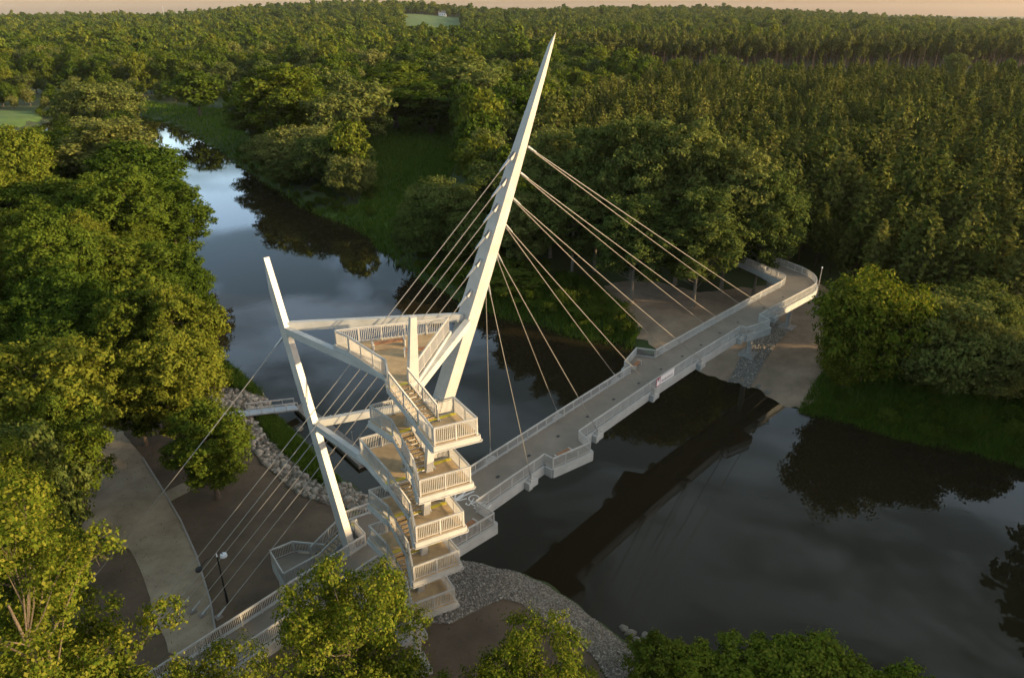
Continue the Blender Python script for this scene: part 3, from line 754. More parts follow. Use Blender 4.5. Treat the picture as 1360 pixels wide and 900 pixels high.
# ------------------------------------------------------------------ jetty
jt = empty('floating_jetty', at(445, 575, .4)); tag(jt, 'grey floating boarded jetty moored on the river behind the mast', 'jetty')
Jp = [xy(*at(u, v, .55)[:2]) for u, v in ((390, 540), (404, 534), (496, 609), (476, 618))]
MB().prism([tuple(q) for q in Jp], .55, .05).build('pontoon', M['pontoon'], jt)
bd = MB()
for t in np.linspace(.02, .98, 48):
    a = Jp[0] + (Jp[3] - Jp[0]) * t; b = Jp[1] + (Jp[2] - Jp[1]) * t
    bd.beam(p3(a, .575), p3(b, .575), .33, .05)
bd.build('decking', M['pontoon'], jt)
for t in (.1, .4, .7, .98):
    q = Jp[1] + (Jp[2] - Jp[1]) * t + (.2, .1); MB().tube([(*q, -1), (*q, 1.7)], .09, 8).build('mooring_post', M['galv'], jt)
gw = empty('gangway', at(340, 545, 1.5)); tag(gw, 'narrow gangway with handrails leading from the rubble bank to the jetty', 'gangway')
ga0, ga1 = at(292, 553, 3.0), at(394, 541, 1.0)
MB().beam(ga0, ga1, 1.5, .16).build('walkway', M['galv'], gw)
dd = (ga1 - ga0); sdv = np.cross(dd, [0, 0, 1.]); sdv /= np.linalg.norm(sdv)
railing([[ga0 + dd * .35 + sdv * .72 + (0, 0, .08), ga1 + sdv * .72 + (0, 0, .08)], [ga0 + dd * .35 - sdv * .72 + (0, 0, .08), ga1 - sdv * .72 + (0, 0, .08)]], gw, h=1.0, gap=1.5, name='railing', bal=.01)

# ------------------------------------------------------------------ lamps
def street_lamp(u, v, zt, label):
    g = at(u, v, GZ); g[2] = gz(g[0], g[1]); top = g + (0, 0, zt)
    o = empty('street_lamp', tuple(g)); tag(o, label, 'street lamp')
    MB().tube([g - (0, 0, .3), g + (0, 0, 1.2), g + (0, 0, 1.25), top], [.11, .11, .075, .055], 10).build('pole', M['dark'], o)
    for sg in (-1, 1):
        dv = np.array([-.8, -.6, 0]) if sg < 0 else np.array([.85, .3, 0])
        lg = 1.5 if sg < 0 else .55
        pts = [top + dv * lg * t + np.array([0, 0, .35 * math.sin(math.pi * t) - .5 * t * (sg < 0)]) for t in np.linspace(0, 1, 7)]
        MB().tube(pts, .035, 6).build('arm', M['dark'], o)
        e = pts[-1]; h = MB().tube([e + (0, 0, .12), e + (0, 0, .08), e - (0, 0, .12)], [.05, .26, .30], 12).build('lamp_head', M['dark'] if sg < 0 else M['lamp'], o)
        c = MB().tube([e - (0, 0, .12), e - (0, 0, .2)], [.24, .16], 10).build('lamp_glass', M['lamp'], o); c.parent = h; c.location = (0, 0, 0)
    MB().tube([top, top + (0, 0, .3)], [.09, .03], 8).build('finial', M['lamp'], o)
street_lamp(303, 803, 5.2, 'black two-armed park lamp standing on the dark earth under the back cables')
q = np.array(D(73.6, 5.2, DZ)); o = empty('bollard_lamp', tuple(q)); tag(o, 'small pale lamp post at the outer corner where the deck bends', 'lamp')
MB().tube([q - (0, 0, 5.5), q + (0, 0, 2.2)], .06, 8).build('pole', M['galv'], o); MB().tube([q + (0, 0, 2.2), q + (0, 0, 2.4)], [.13, .10], 10).build('lamp_head', M['lamp'], o)

# ------------------------------------------------------------------ trees
def quads(c, nrm, size, asp=1.5, fold=0.0):
    """leaf shaped four-cornered faces at c facing nrm"""
    n = len(c)
    r = rng.normal(0, 1, (n, 3)); a = np.cross(nrm, r); a /= np.linalg.norm(a, axis=1, keepdims=True) + 1e-9; b = np.cross(nrm, a)
    s = size[:, None] if not np.isscalar(size) else size
    V_ = np.stack([c - a * s * asp / 2, c - b * s / 2 + a * s * .1, c + a * s * asp / 2, c + b * s / 2 + a * s * .1], 1).reshape(-1, 3)
    return V_, np.arange(4 * n).reshape(n, 4)
def unit(n):
    d = rng.normal(0, 1, (n, 3)); return d / np.linalg.norm(d, axis=1, keepdims=True)
def make_lobes(H, W, z0, n, rr, drop=.0, top=1.0):
    """clump centres filling the crown outline, plus clump radii"""
    out = []
    c = np.array([0, 0, (H + z0) / 2]); rad = np.array([W / 2, W / 2, (H - z0) / 2])
    k = 0
    while len(out) < n and k < 5000:
        k += 1
        d = unit(1)[0]; f = .25 + .75 * rng.random() ** .45
        r = rr * W * rng.uniform(.75, 1.3)
        p = c + d * np.maximum(rad - r * .85, .05) * f
        if p[2] < z0 + r * .3: continue
        t = (p[2] - z0) / (H - z0)
        lim = W / 2 * (1.06 - .55 * max(0, t - .45) ** 1.3 * 1.6)
        if np.hypot(p[0], p[1]) + r * .7 > lim: continue
        if any(np.linalg.norm(p - q) < .42 * (r + s) for q, s in out): continue
        out.append((p, r))
    return out
def crown(name, lobes, n, size, inner=.22, spray=14, asp=1.5):
    """each clump carries sprays of leaves, so the outline is uneven and sky shows between"""
    C_ = np.array([p for p, r in lobes]); R_ = np.array([r for p, r in lobes]); sq = np.array([1, 1, .9])
    sc, sd, sr = [], [], []
    for j, (p, r) in enumerate(lobes):
        k = max(5, int(spray * rng.uniform(.75, 1.25))); d = unit(k); d[:, 2] += .22; d /= np.linalg.norm(d, axis=1, keepdims=True)
        sc.append(p + d * sq * (r * rng.uniform(.62, 1.12, k))[:, None]); sd.append(d); sr.append(r * rng.uniform(.24, .46, k))
    sc = np.vstack(sc); sd = np.vstack(sd); sr = np.concatenate(sr); deep = np.zeros(len(sc))
    for j in range(len(lobes)): deep += np.linalg.norm((sc - C_[j]) / sq, axis=1) < R_[j] * .6
    k = deep < 1; sc, sd, sr = sc[k], sd[k], sr[k]
    m_ = n; pr = sr ** 2; pr /= pr.sum(); i = rng.choice(len(sc), m_, p=pr)
    d = unit(m_); rad = sr[i] * np.abs(rng.normal(.78, .28, m_)); p = sc[i] + d * rad[:, None] * np.array([1, 1, .75])
    core = rng.random(m_) < inner; jj = rng.integers(0, len(lobes), m_)
    p[core] = C_[jj[core]] + d[core] * (R_[jj[core]] * rng.uniform(.3, .8, core.sum()))[:, None]
    nr = sd[i] * .8 + d * .5 + np.array([0, 0, .25]) + rng.normal(0, .5, p.shape); nr /= np.linalg.norm(nr, axis=1, keepdims=True)
    return np_mesh(name, *quads(p, nr, size * rng.uniform(.6, 1.35, len(p)), asp))
def trunk_mesh(name, H, lobes, r0, lean=0.3, z0=2):
    mb = MB(); top = np.array([rng.normal(0, lean), rng.normal(0, lean), H * .8])
    spine = lambda t: np.array([top[0] * t * t, top[1] * t * t, -.6 + (top[2] + .6) * t])
    mb.tube([spine(t) for t in np.linspace(0, 1, 8)], [r0 * 1.5 if t == 0 else r0 * (1.05 - .9 * t) for t in np.linspace(0, 1, 8)], 9)
    for p, r in lobes:
        t = float(np.clip((p[2] - .28 * np.hypot(p[0], p[1]) * 2 - z0 * .3) / (H * .8), .12, .9)); a = spine(t)
        mid = (a + p) / 2 + np.array([0, 0, -.08 * np.linalg.norm(p - a)]) + rng.normal(0, .2, 3)
        rr = max(.022, r0 * .27 * (1 - .6 * t)); mb.tube([a, mid, p], [rr, rr * .7, rr * .25], 5, cap=False)
        for _ in range(3):
            e = p + unit(1)[0] * r * .85; mb.tube([mid * .3 + p * .7, (p + e) / 2, e], [rr * .3, rr * .2, .012], 4, cap=False)
    return mb.mesh(name)
KIND = {}
def add_kind(key, H, W, z0, nl, rr, n, size, leaf, bark, r0, variants, inner=.22, spray=14):
    KIND[key] = []
    for v in range(variants):
        lob = make_lobes(H, W, z0, nl, rr); cm = crown(key + '_crown', lob, n, size, inner, spray); cm.materials.append(M[leaf])
        tm = trunk_mesh(key + '_trunk', H, lob, r0, z0=z0); tm.materials.append(M[bark])
        KIND[key].append((cm, tm, H, W))
add_kind('near', 20, 11, 3, 70, .108, 56000, .125, 'leaf_near', 'bark', .30, 3, .1, spray=22)
add_kind('corner', 28, 12, 4, 84, .092, 76000, .125, 'leaf_near', 'bark', .34, 1, .1, spray=20)
add_kind('spire', 6, 4.4, 0, 24, .16, 12000, .13, 'leaf_spire', 'bark', .07, 3, spray=20)
add_kind('sallow', 12, 13, .4, 46, .14, 26000, .23, 'leaf_near', 'bark', .3, 2, spray=22)
add_kind('tall', 24, 15, 3.0, 60, .125, 34000, .30, 'leaf_broad', 'bark', .42, 3, spray=20)
add_kind('poplar', 28, 15, 5, 64, .12, 34000, .30, 'leaf_willow', 'barkpale', .30, 2, spray=20)
add_kind('willow', 12, 13, .4, 46, .14, 24000, .25, 'leaf_willow', 'bark', .3, 3, spray=22)
add_kind('bush', 4, 5, .0, 24, .17, 7000, .14, 'leaf_bush', 'bark', .08, 3, spray=16)
add_kind('broad', 15, 11, 2.0, 26, .165, 5600, .42, 'leaf_broad', 'bark', .25, 4, spray=10)
add_kind('pale', 15, 12, 2.0, 26, .16, 5600, .42, 'leaf_willow', 'bark', .25, 2, spray=10)
add_kind('far', 15, 11, 2.0, 13, .22, 800, 1.05, 'leaf_broad', 'bark', .25, 3, spray=6)
def pine_mesh(H, W, nw, nb, nt, size):
    P_, N_ = [], []
    for i in range(nw):
        t = i / (nw - 1); z = H * (.30 + .68 * t); L = W / 2 * (1 - t ** 2.3) ** .7 * rng.uniform(.8, 1.15) + .12
        if t < .2: L *= .65 + 1.75 * t
        m_ = nb if t < .8 else max(3, nb - 2); a0 = rng.uniform(0, 6.28)
        for k in range(m_):
            a = a0 + 6.283 * k / m_ + rng.normal(0, .2); l = L * rng.uniform(.7, 1.2)
            for q in np.linspace(.25, 1, nt):
                c = np.array([math.cos(a) * l * q, math.sin(a) * l * q, z + l * (.28 * q * q - .10 * q) + rng.normal(0, .08)])
                for _ in range(2):
                    P_.append(c + rng.normal(0, .13, 3)); N_.append(np.array([math.cos(a) * .4, math.sin(a) * .4, .8]) + rng.normal(0, .55, 3))
    for _ in range(10): P_.append(np.array([0, 0, H * (1 - .03 * rng.random())]) + rng.normal(0, .06, 3)); N_.append(unit(1)[0])
    P_ = np.array(P_); N_ = np.array(N_); N_ /= np.linalg.norm(N_, axis=1, keepdims=True)
    return np_mesh('pine_crown', *quads(P_, N_, size * rng.uniform(.7, 1.3, len(P_)), 1.7))
KIND['pine'] = []; KIND['farpine'] = []
for v in range(4):
    c = pine_mesh(15, 4.9, 13, 7, 5, .46); c.materials.append(M['leaf_pine'])
    tk = MB().tube([(0, 0, -.5), (0, 0, 6), (rng.normal(0, .1), rng.normal(0, .1), 14.4)], [.17, .13, .03], 7).mesh('pine_trunk'); tk.materials.append(M['barkpine'])
    KIND['pine'].append((c, tk, 15, 5.0))
def tall_pine(H, W):
    lob = make_lobes(H, W, H * .55, 12, .2); c = crown('pine_crown', lob, 800, .8); c.materials.append(M['leaf_pine'])
    tk = MB().tube([(0, 0, -.5), (0, 0, H * .6), (.2, 0, H * .95)], [.26, .19, .05], 7).mesh('pine_trunk'); tk.materials.append(M['barkpine']); return (c, tk, H, W)
KIND['tallpine'] = [tall_pine(24, 7.5) for _ in range(2)]
NAME = {'near': ('broadleaf_tree', 'tree'), 'tall': ('broadleaf_tree', 'tree'), 'corner': ('broadleaf_tree', 'tree'), 'spire': ('shrub', 'shrub'), 'sallow': ('willow_tree', 'tree'), 'poplar': ('poplar_tree', 'tree'), 'willow': ('willow_tree', 'tree'), 'bush': ('shrub', 'shrub'), 'broad': ('broadleaf_tree', 'tree'), 'pale': ('willow_tree', 'tree'), 'pine': ('pine_tree', 'pine'), 'tallpine': ('pine_tree', 'pine'), 'far': ('broadleaf_tree', 'tree')}
TREES = []
def plant(kind, x, y, h, wd, label, group=None, var=None, rot=None, sink=0.):
    ms = KIND[kind]; c, tk, H, W = ms[var % len(ms)] if var is not None else ms[random.randrange(len(ms))]
    nm, cat = NAME[kind]
    o = empty(nm, (x, y, gz(x, y) - sink)); tag(o, label, cat, group)
    o.rotation_euler = (0, 0, random.uniform(0, 6.28) if rot is None else rot); o.scale = (wd / W, wd / W, h / H)
    for n_, me in (('crown', c), ('trunk', tk)):
        q = bpy.data.objects.new(n_, me); COL.objects.link(q); q.parent = o
    TREES.append((x, y, wd)); return o
def plant_px(kind, u, v, y, wpx, label, group=None, **kw):
    p = atd(u, v, y); g = gz(p[0], p[1]); wd = wpx / F_PX * depth(p[0], p[1], (p[2] + g) / 2)
    return plant(kind, p[0], p[1], p[2] - g, wd, label, group, **kw)
LB = 'big trees along the near bank'
HAND = [
 # kind, u, v(top), y, crown width px, label
 ('poplar', 132, 148, 158, 150, 'tall pale-topped tree behind the others on the left bank of the river'),
 ('tall', 175, 178, 150, 140, 'bright yellow-green tree on the riverbank left of the far river reach'),
 ('tall', 70, 158, 168, 120, 'tree at the back of the left bank clump below the grass field'),
 ('tall', 215, 235, 134, 110, 'dark green riverbank tree whose crown juts over the river'),
 ('tall', 105, 222, 136, 140, 'rounded tree in the middle of the left bank wood'),
 ('tall', 30, 235, 132, 130, 'tree in the left bank wood at the edge of the picture below the field'),
 ('tall', 12, 310, 104, 150, 'dark tree at the picture edge halfway down the left bank wood'),
 ('tall', 118, 298, 104, 150, 'tree with a lit flat top above the two leafy crowns on the left bank'),
 ('tall', 196, 312, 106, 120, 'lit riverbank tree directly above the broad bankside crown'),
 ('tall', 240, 335, 104, 80, 'narrow dark tree at the waterline beside the lit bankside crowns'),
 ('tall', 70, 350, 86, 140, 'shaded tree behind the leafy tree at the left edge'),
 ('tall', 172, 358, 82, 130, 'broad yellow-green crown hanging above the path bend'),
 ('tall', 232, 372, 80, 110, 'bankside tree crown nearest the water left of the mast'),
 ('tall', 215, 430, 68, 150, 'large leafy tree above the small dark tree on the near bank'),
 ('tall', 165, 478, 68, 95, 'lower crown over the path bend at the back of the earth yard'),
 ('tall', 28, 432, 60, 190, 'big sunlit tree at the left edge above the path'),
 ('tall', 58, 500, 56, 120, 'leafy tree directly beside the pale path at the left edge'),
 ('tall', 262, 535, 58.5, 125, 'small dark tree standing alone on the bare earth beside the side path'),
 ('willow', 5, 560, 50, 170, 'dense dark crown under the sunlit tree at the left edge'),
]
for k_, u, v, y, wpx, lab in HAND: plant_px(k_, u, v, y, wpx, lab, LB)
NB = 'sunlit trees nearest the viewer'
plant('corner', -20.5, 22.0, 28.5, 11.5, 'tall foreground tree with glossy leaves filling the lower left corner', NB, var=0, rot=.4)
plant('near', -31.5, 34, 21.0, 9.5, 'foreground tree behind the corner tree, left of the pale path', NB, var=1, rot=2.1)
plant('near', -41, 44, 18.0, 11, 'sunlit tree on the left beside the pale path below the big edge tree', NB, var=2, rot=1.1)
plant('near', -14.6, 23.5, 20.0, 7.0, 'slim foreground tree beside the approach deck with twiggy right side', NB, var=2, rot=3.3)
plant('near', -9.0, 27.5, 20.3, 9.5, 'round bright tree in front of the foot of the stair tower', NB, var=1, rot=.9)
plant('near', .9, 26.5, 18.2, 8.6, 'low rounded bright tree on the earth below the gravel bank', NB, var=0, rot=5.0)
plant('near', -5.0, 25.5, 15.5, 6.0, 'small bright tree between the two rounded foreground trees', NB, var=2, rot=4.2)
for i, (u, v, y, wpx, lab) in enumerate([(872, 852, 37.5, 70, 'dark green shrub at the tip of the gravel bank'), (920, 862, 37, 80, 'leafy shrub right of the gravel tip at the picture bottom'), (985, 862, 36.5, 95, 'upright shrub in the middle of the bottom bank row'), (1040, 858, 36.5, 90, 'tallest bright shrub of the bottom bank row'), (1095, 852, 36, 95, 'wide bright shrub at the waterline of the bottom bank row'), (1150, 872, 35.5, 90, 'shrub near the right end of the bottom bank row'), (1215, 886, 34.5, 80, 'last low shrub at the right end of the bottom bank row')]):
    plant_px('spire' if i else 'bush', u, v - 4, y, wpx * 1.2, lab, 'shrubs along the bottom edge', var=i)
FB = 'big trees on the far bank'
for k_, u, v, y, wpx, lab in [
 ('poplar', 735, 160, 136, 100, 'pale tree just right of the pylon on the far bank'),
 ('poplar', 800, 152, 128, 110, 'tall poplar right of the pylon with a rounded top'),
 ('poplar', 855, 142, 124, 120, 'tallest poplar of the clump above the deck'),
 ('poplar', 920, 150, 121, 120, 'sunlit poplar in the middle of the clump above the deck'),
 ('poplar', 985, 180, 117, 120, 'leafy poplar above the far deck end'),
 ('poplar', 1028, 215, 114, 100, 'outermost poplar of the clump beside the deck bend'),
 ('poplar', 940, 240, 110, 120, 'poplar with a pale slanting trunk beside the deck'),
 ('poplar', 850, 250, 112, 120, 'shaded poplar at the shore below the tall clump'),
 ('poplar', 765, 225, 124, 110, 'grey-green poplar behind the upper river cables'),
 ('poplar', 700, 250, 126, 90, 'shaded tree behind the pylon at the far shore'),
 ('sallow', 1176, 352, 84, 150, 'bright yellow-green willow on the far bank right of the deck'),
 ('sallow', 1138, 430, 83, 75, 'low left flank of the bright willow group on the far bank'),
 ('willow', 1265, 392, 82, 160, 'grey-green willow right of the bright willow on the far bank'),
 ('willow', 1345, 430, 80, 120, 'willow at the right picture edge on the far bank'),
 ('willow', 1310, 370, 95, 130, 'taller willow behind the grey-green one at the right edge'),
 ('bush', 730, 385, 118, 120, 'low shrub by the water behind the river cables'),
 ('bush', 790, 395, 114, 110, 'shrub on the shore left of the sandy ground'),
 ('bush', 680, 350, 122, 120, 'shrub on the shore just right of the pylon'),
 ('willow', 585, 232, 150, 120, 'rounded bush tree at the lower end of the meadow'),
 ('willow', 560, 265, 140, 90, 'yellow-green bush tree by the water below the meadow'),
 ('willow', 630, 280, 136, 110, 'dark bush tree left of the pylon on the far bank'),
 ('willow', 655, 215, 165, 110, 'bush tree behind the upper back cables'),
 ('tall', 372, 78, 250, 125, 'large sunlit round crown standing highest above the river bend'),
 ('tall', 335, 120, 268, 90, 'tree at the river bend left of the highest round crown'),
 ('pale', 440, 120, 235, 90, 'pale willow right of the highest round crown'),
 ('pale', 474, 102, 258, 100, 'grey willow behind the bend at the meadow corner'),
 ('tall', 520, 78, 310, 110, 'dark tree at the head of the meadow'),
 ('pale', 612, 70, 330, 120, 'largest sunlit pale willow of the wood above the meadow'),
 ('pale', 640, 90, 300, 80, 'small sunlit pale willow beside the meadow wood'),
 ('tall', 570, 100, 295, 120, 'dark tree on the upper edge of the meadow'),
 ('willow', 400, 160, 216, 120, 'broad bush tree on the point of the river bend'),
 ('willow', 438, 170, 200, 100, 'bush tree on the river bend beside the meadow'),
 ('willow', 362, 170, 226, 80, 'bush tree overhanging the water on the river bend'),
 ('willow', 388, 205, 207, 80, 'low bush overhanging the water below the river bend'),
 ('willow', 462, 200, 186, 70, 'bush at the meadow edge near the water'),
 ('willow', 120, 100, 290, 110, 'willow across the fields beyond the left bank wood'),
 ('broad', 255, 92, 350, 80, 'tree on the outer side of the river bend near the bank grass')]:
    plant_px(k_, u, v, y, wpx * 1.08, lab, FB)

# ---- woods: planting points
pine_zone = px2([(700, 190), (735, 330), (850, 395), (1080, 395), (1120, 350), (1400, 470), (1600, 560), (1900, 500), (1700, 200), (1400, 112), (1150, 106), (880, 116)], 8)
PZ = np.array(pine_zone)
clear = [np.array(px2([(470, 282), (488, 190), (505, 150), (560, 135), (600, 158), (605, 205), (580, 260), (555, 305), (520, 335), (450, 290), (400, 268)], 2.5)), np.array(leftP), np.array(fieldP), np.array(sandP)]
EARTH = np.array(px2(earth_px, GZ)); HANDP = np.array([(t[0], t[1], t[2]) for t in TREES])
deck_line = np.array([D(*q) for q in E_left] + [D(*q) for q in E_right[::-1]])
def cells(y0, y1, sp, pad=.08):
    out = []; y = y0
    while y < y1:
        hw = (680 / F_PX + pad) * (y * CP + 22); xs = np.arange(-hw, hw, sp)
        out.append(np.stack([xs, np.full(len(xs), y)], 1)); y += sp * .95
    p = np.vstack(out); return p + rng.uniform(-.42, .42, p.shape) * sp
def allowed(p, margin):
    x, y = p[:, 0], p[:, 1]
    ok = poly_sd(x, y, RIV) > margin
    for c in clear: ok &= poly_sd(x, y, c) > .5
    ok &= poly_sd(x, y, EARTH) > 2; ok &= poly_sd(x, y, deck_line) > 4.5
    return ok
def far_hand(p, k=.33):
    d = np.hypot(p[:, None, 0] - HANDP[None, :, 0], p[:, None, 1] - HANDP[None, :, 1]); return (d > HANDP[None, :, 2] * k + 1.2).all(1)
OPEN = [np.array(q) for q in ([(188, 160), (240, 172), (275, 198), (320, 238), (395, 280), (480, 318), (525, 368), (500, 500), (350, 500), (290, 470), (285, 400), (262, 340), (247, 280), (225, 225)],
    [(484, 160), (540, 142), (592, 160), (596, 240), (550, 290), (500, 255)], [(190, 138), (300, 152), (330, 195), (300, 205), (230, 168), (185, 158)], [(-20, 148), (45, 150), (55, 172), (-20, 178)])]
def open_view(p, h=13, w=5):
    ok = np.ones(len(p), bool)
    for dx in (-w, 0, w):
        for z in (1.5, h * .5, h):
            u, v = proj(p[:, 0] + dx, p[:, 1], z)
            for q in OPEN: ok &= poly_sd(u, v, q) > 0
    return ok
def lanes(p):     # grassy gaps that show as dark steps between stands of wood
    x, y = p[:, 0], p[:, 1]
    right = ((y > 475) & (y < 630) & (x > 70)); left = ((y > 455) & (y < 505) & (x < -60)); l2 = ((y > 640) & (y < 690) & (x < -40))
    return ~(right | left | l2)
pts_b, pts_p, pts_t = [], [], []          # broadleaf, pine, tall pine
for y0, y1, sp in ((60, 330, 6.0), (330, 700, 8.0), (700, 1500, 11.0), (1500, 2700, 15.0)):
    p = cells(y0, y1, sp); p = p[allowed(p, 3.0) & lanes(p) & open_view(p)]
    inP = poly_sd(p[:, 0], p[:, 1], PZ) < 0
    b = p[~inP]
    if y0 < 300:
        x, y = b[:, 0], b[:, 1]; ok = ((y > 108) & ((x > 0) | (y > 165) | (rng.random(len(x)) < .35))) | (x < -75) | ((x < -45) & (y > 78)) | ((x > 66) & (y > 62)); b = b[ok]; b = b[far_hand(b)]
    s = np.clip(rng.normal(1, .27, len(b)), .5, 1.7) * (1.0 if y0 < 700 else 1.12 if y0 < 1500 else 1.25)
    # low willow scrub and open fields beyond the left bank wood
    lf = (b[:, 0] < -.28 * b[:, 1]) & (b[:, 1] > 165) & (b[:, 1] < 440)
    kp = ~lf | (rng.random(len(b)) < .5); s = np.where(lf, s * .62, s); b, s = b[kp], s[kp]
    tp = (b[:, 0] > 60) & (b[:, 1] > 600) & (b[:, 1] < 740)
    tp |= (rng.random(len(b)) < .2) & (b[:, 0] > 0) & (b[:, 1] > 600) & (b[:, 1] < 1000)
    pts_t.append(np.column_stack([b[tp], np.clip(s[tp], .8, 1.12)])); pts_b.append(np.column_stack([b[~tp], s[~tp]]))
p = cells(100, 430, 4.1); p = p[allowed(p, 4.0)]; p = p[poly_sd(p[:, 0], p[:, 1], PZ) < 0]; p = p[far_hand(p, .3)]; p = p[rng.random(len(p)) > .1]
pts_p = np.column_stack([p, np.clip(rng.normal(1, .18, len(p)) * (1 + .08 * wob(p[:, 0], p[:, 1], .05)), .55, 1.45)])
PB_ = np.vstack(pts_b); PT_ = np.vstack(pts_t)
# off to the right the wood closes in along the river and shades the bridge
q = cells(-40, 10, 6.0); xs = rng.uniform(78, 118, 110); ys = rng.uniform(-40, 62, 110); y0 = ys + .258 * (xs - 80)
side = np.column_stack([xs, ys, rng.uniform(.9, 1.06, 110)])
side = side[poly_sd(side[:, 0], side[:, 1], RIV) > 4]
# the stands grow as clumps: size follows a slow noise
def clump(p): return p[:, 2] * (1 + .16 * wob(p[:, 0], p[:, 1], .045))
PB_[:, 2] = clump(PB_)
def inview(p, h=10):
    u, v = proj(p[:, 0], p[:, 1], h); return (u > -10) & (u < 1370) & (v > 0) & (v < 900)
def nearest(p, n):
    iv = inview(p); d = np.hypot(p[:, 0], p[:, 1]); d[~iv] = 1e9; o = np.argsort(d); m_ = np.zeros(len(p), bool); m_[o[:n]] = True; return m_ & iv
mb_ = nearest(PB_, 225); mp_ = nearest(pts_p, 285)
def zone(x, y):
    if y < 160 and x < 0: return 'leafy tree in the wood at the back of the left bank', 'trees of the left bank wood'
    if x < 0 and y >= 160 and x < -.35 * y: return 'green tree in the woods beyond the left bank and its fields', 'trees beyond the left bank fields'
    if x < 0: return 'green tree in the woods around the river bend and meadow', 'trees around the bend and meadow'
    if y < 130: return 'shaded leafy tree in the wood edge on the right of the far bank', 'trees of the far bank wood edge'
    return 'green tree in the mixed woods behind the pine plantation', 'mixed trees behind the pines'
for x, y, s in PB_[mb_]:
    lab, grp = zone(x, y); kd = 'pale' if random.random() < .22 else 'broad'
    if y < 170: kd = 'tall'
    o = plant(kd, x, y, 15 * s * random.uniform(.85, 1.15), 11 * s, lab, grp)
for x, y, s in pts_p[mp_]:
    plant('pine', x, y, 15 * s, 4.9 * s * random.uniform(.9, 1.25), 'young conical pine in the dense plantation behind the far bank', 'plantation pines')

# the rest of the woods: instances on one point object for each kind
def scatter(name, pts, srcs, label, base, cat='forest', jit=.15):
    """pts: x, y, scale"""
    n = len(pts); z = ground(pts[:, 0], pts[:, 1])
    me = bpy.data.meshes.new(name); me.vertices.add(n); me.vertices.foreach_set('co', np.column_stack([pts[:, :2], z]).astype(np.float32).ravel())
    at_ = me.attributes.new('size', 'FLOAT_VECTOR', 'POINT'); wj = pts[:, 2] * rng.uniform(1 - jit, 1 + jit, n)
    at_.data.foreach_set('vector', np.column_stack([wj, wj, pts[:, 2] * rng.uniform(1 - jit, 1 + jit, n)]).astype(np.float32).ravel())
    a2 = me.attributes.new('turn', 'FLOAT', 'POINT'); a2.data.foreach_set('value', rng.uniform(0, 6.28, n).astype(np.float32))
    a3 = me.attributes.new('pick', 'INT', 'POINT'); a3.data.foreach_set('value', rng.integers(0, len(srcs), n).astype(np.int32))
    me.update(); o = link(name, me); tag(o, label, cat, kind='stuff')
    ng = bpy.data.node_groups.new(name + '_nodes', 'GeometryNodeTree')
    ng.interface.new_socket('Geometry', in_out='INPUT', socket_type='NodeSocketGeometry'); ng.interface.new_socket('Geometry', in_out='OUTPUT', socket_type='NodeSocketGeometry')
    nd = ng.nodes.new; L = ng.links.new
    i_, o_ = nd('NodeGroupInput'), nd('NodeGroupOutput')
    ip = nd('GeometryNodeInstanceOnPoints'); gi = nd('GeometryNodeGeometryToInstance')
    for s_ in srcs[::-1]:
        oi = nd('GeometryNodeObjectInfo'); oi.inputs['Object'].default_value = s_; oi.inputs['As Instance'].default_value = True; L(oi.outputs['Geometry'], gi.inputs[0])
    L(i_.outputs[0], ip.inputs['Points']); L(gi.outputs[0], ip.inputs['Instance']); ip.inputs['Pick Instance'].default_value = True
    def named(nm, ty):
        a = nd('GeometryNodeInputNamedAttribute'); a.data_type = ty; a.inputs['Name'].default_value = nm; return a.outputs['Attribute']
    L(named('pick', 'INT'), ip.inputs['Instance Index']); L(named('size', 'FLOAT_VECTOR'), ip.inputs['Scale'])
    cb = nd('ShaderNodeCombineXYZ'); L(named('turn', 'FLOAT'), cb.inputs['Z']); L(cb.outputs[0], ip.inputs['Rotation'])
    L(ip.outputs[0], o_.inputs[0])
    md = o.modifiers.new('scatter', 'NODES'); md.node_group = ng
    return o
# instance sources: real mesh data, objects kept out of the scene collections
def src(me):
    o = bpy.data.objects.new(me.name, me); return o
def joined(cm, tk, name):
    """crown and trunk in one mesh so one instance is one tree"""
    bm = bmesh.new(); bm.from_mesh(cm); nf = len(bm.faces); bm.from_mesh(tk); bm.faces.ensure_lookup_table()
    for f in bm.faces[nf:]: f.material_index = 1
    me = bpy.data.meshes.new(name); bm.to_mesh(me); bm.free(); me.materials.append(cm.materials[0]); me.materials.append(tk.materials[0]); return me
S_b = [src(joined(*KIND[k][i][:2], 'wood_tree')) for k, i in (('broad', 0), ('broad', 1), ('broad', 2), ('broad', 3), ('pale', 0), ('broad', 1), ('broad', 2), ('pale', 1))]
S_p = [src(joined(*KIND['pine'][i][:2], 'wood_pine')) for i in range(4)]
S_t = [src(joined(*KIND['tallpine'][i][:2], 'wood_tall_pine')) for i in range(2)]
S_f = [src(joined(*KIND['far'][i][:2], 'wood_far_tree')) for i in range(3)]
rest = PB_[~mb_]; dn = rest[:, 1] < 620
scatter('forest', np.vstack([rest[dn], side * (1, 1, 1.75)]), S_b, 'green broadleaf woods filling the valley on both sides of the river', 15)
scatter('distant_forest', rest[~dn], S_f, 'dark woods covering the valley and hills as far as the skyline', 15)
scatter('pine_forest', pts_p[~mp_], S_p, 'dense young pine plantation behind the far bank', 15)
scatter('tall_pine_forest', PT_, S_t, 'stand of tall straight pines beyond the clearing with bare trunks showing', 24)
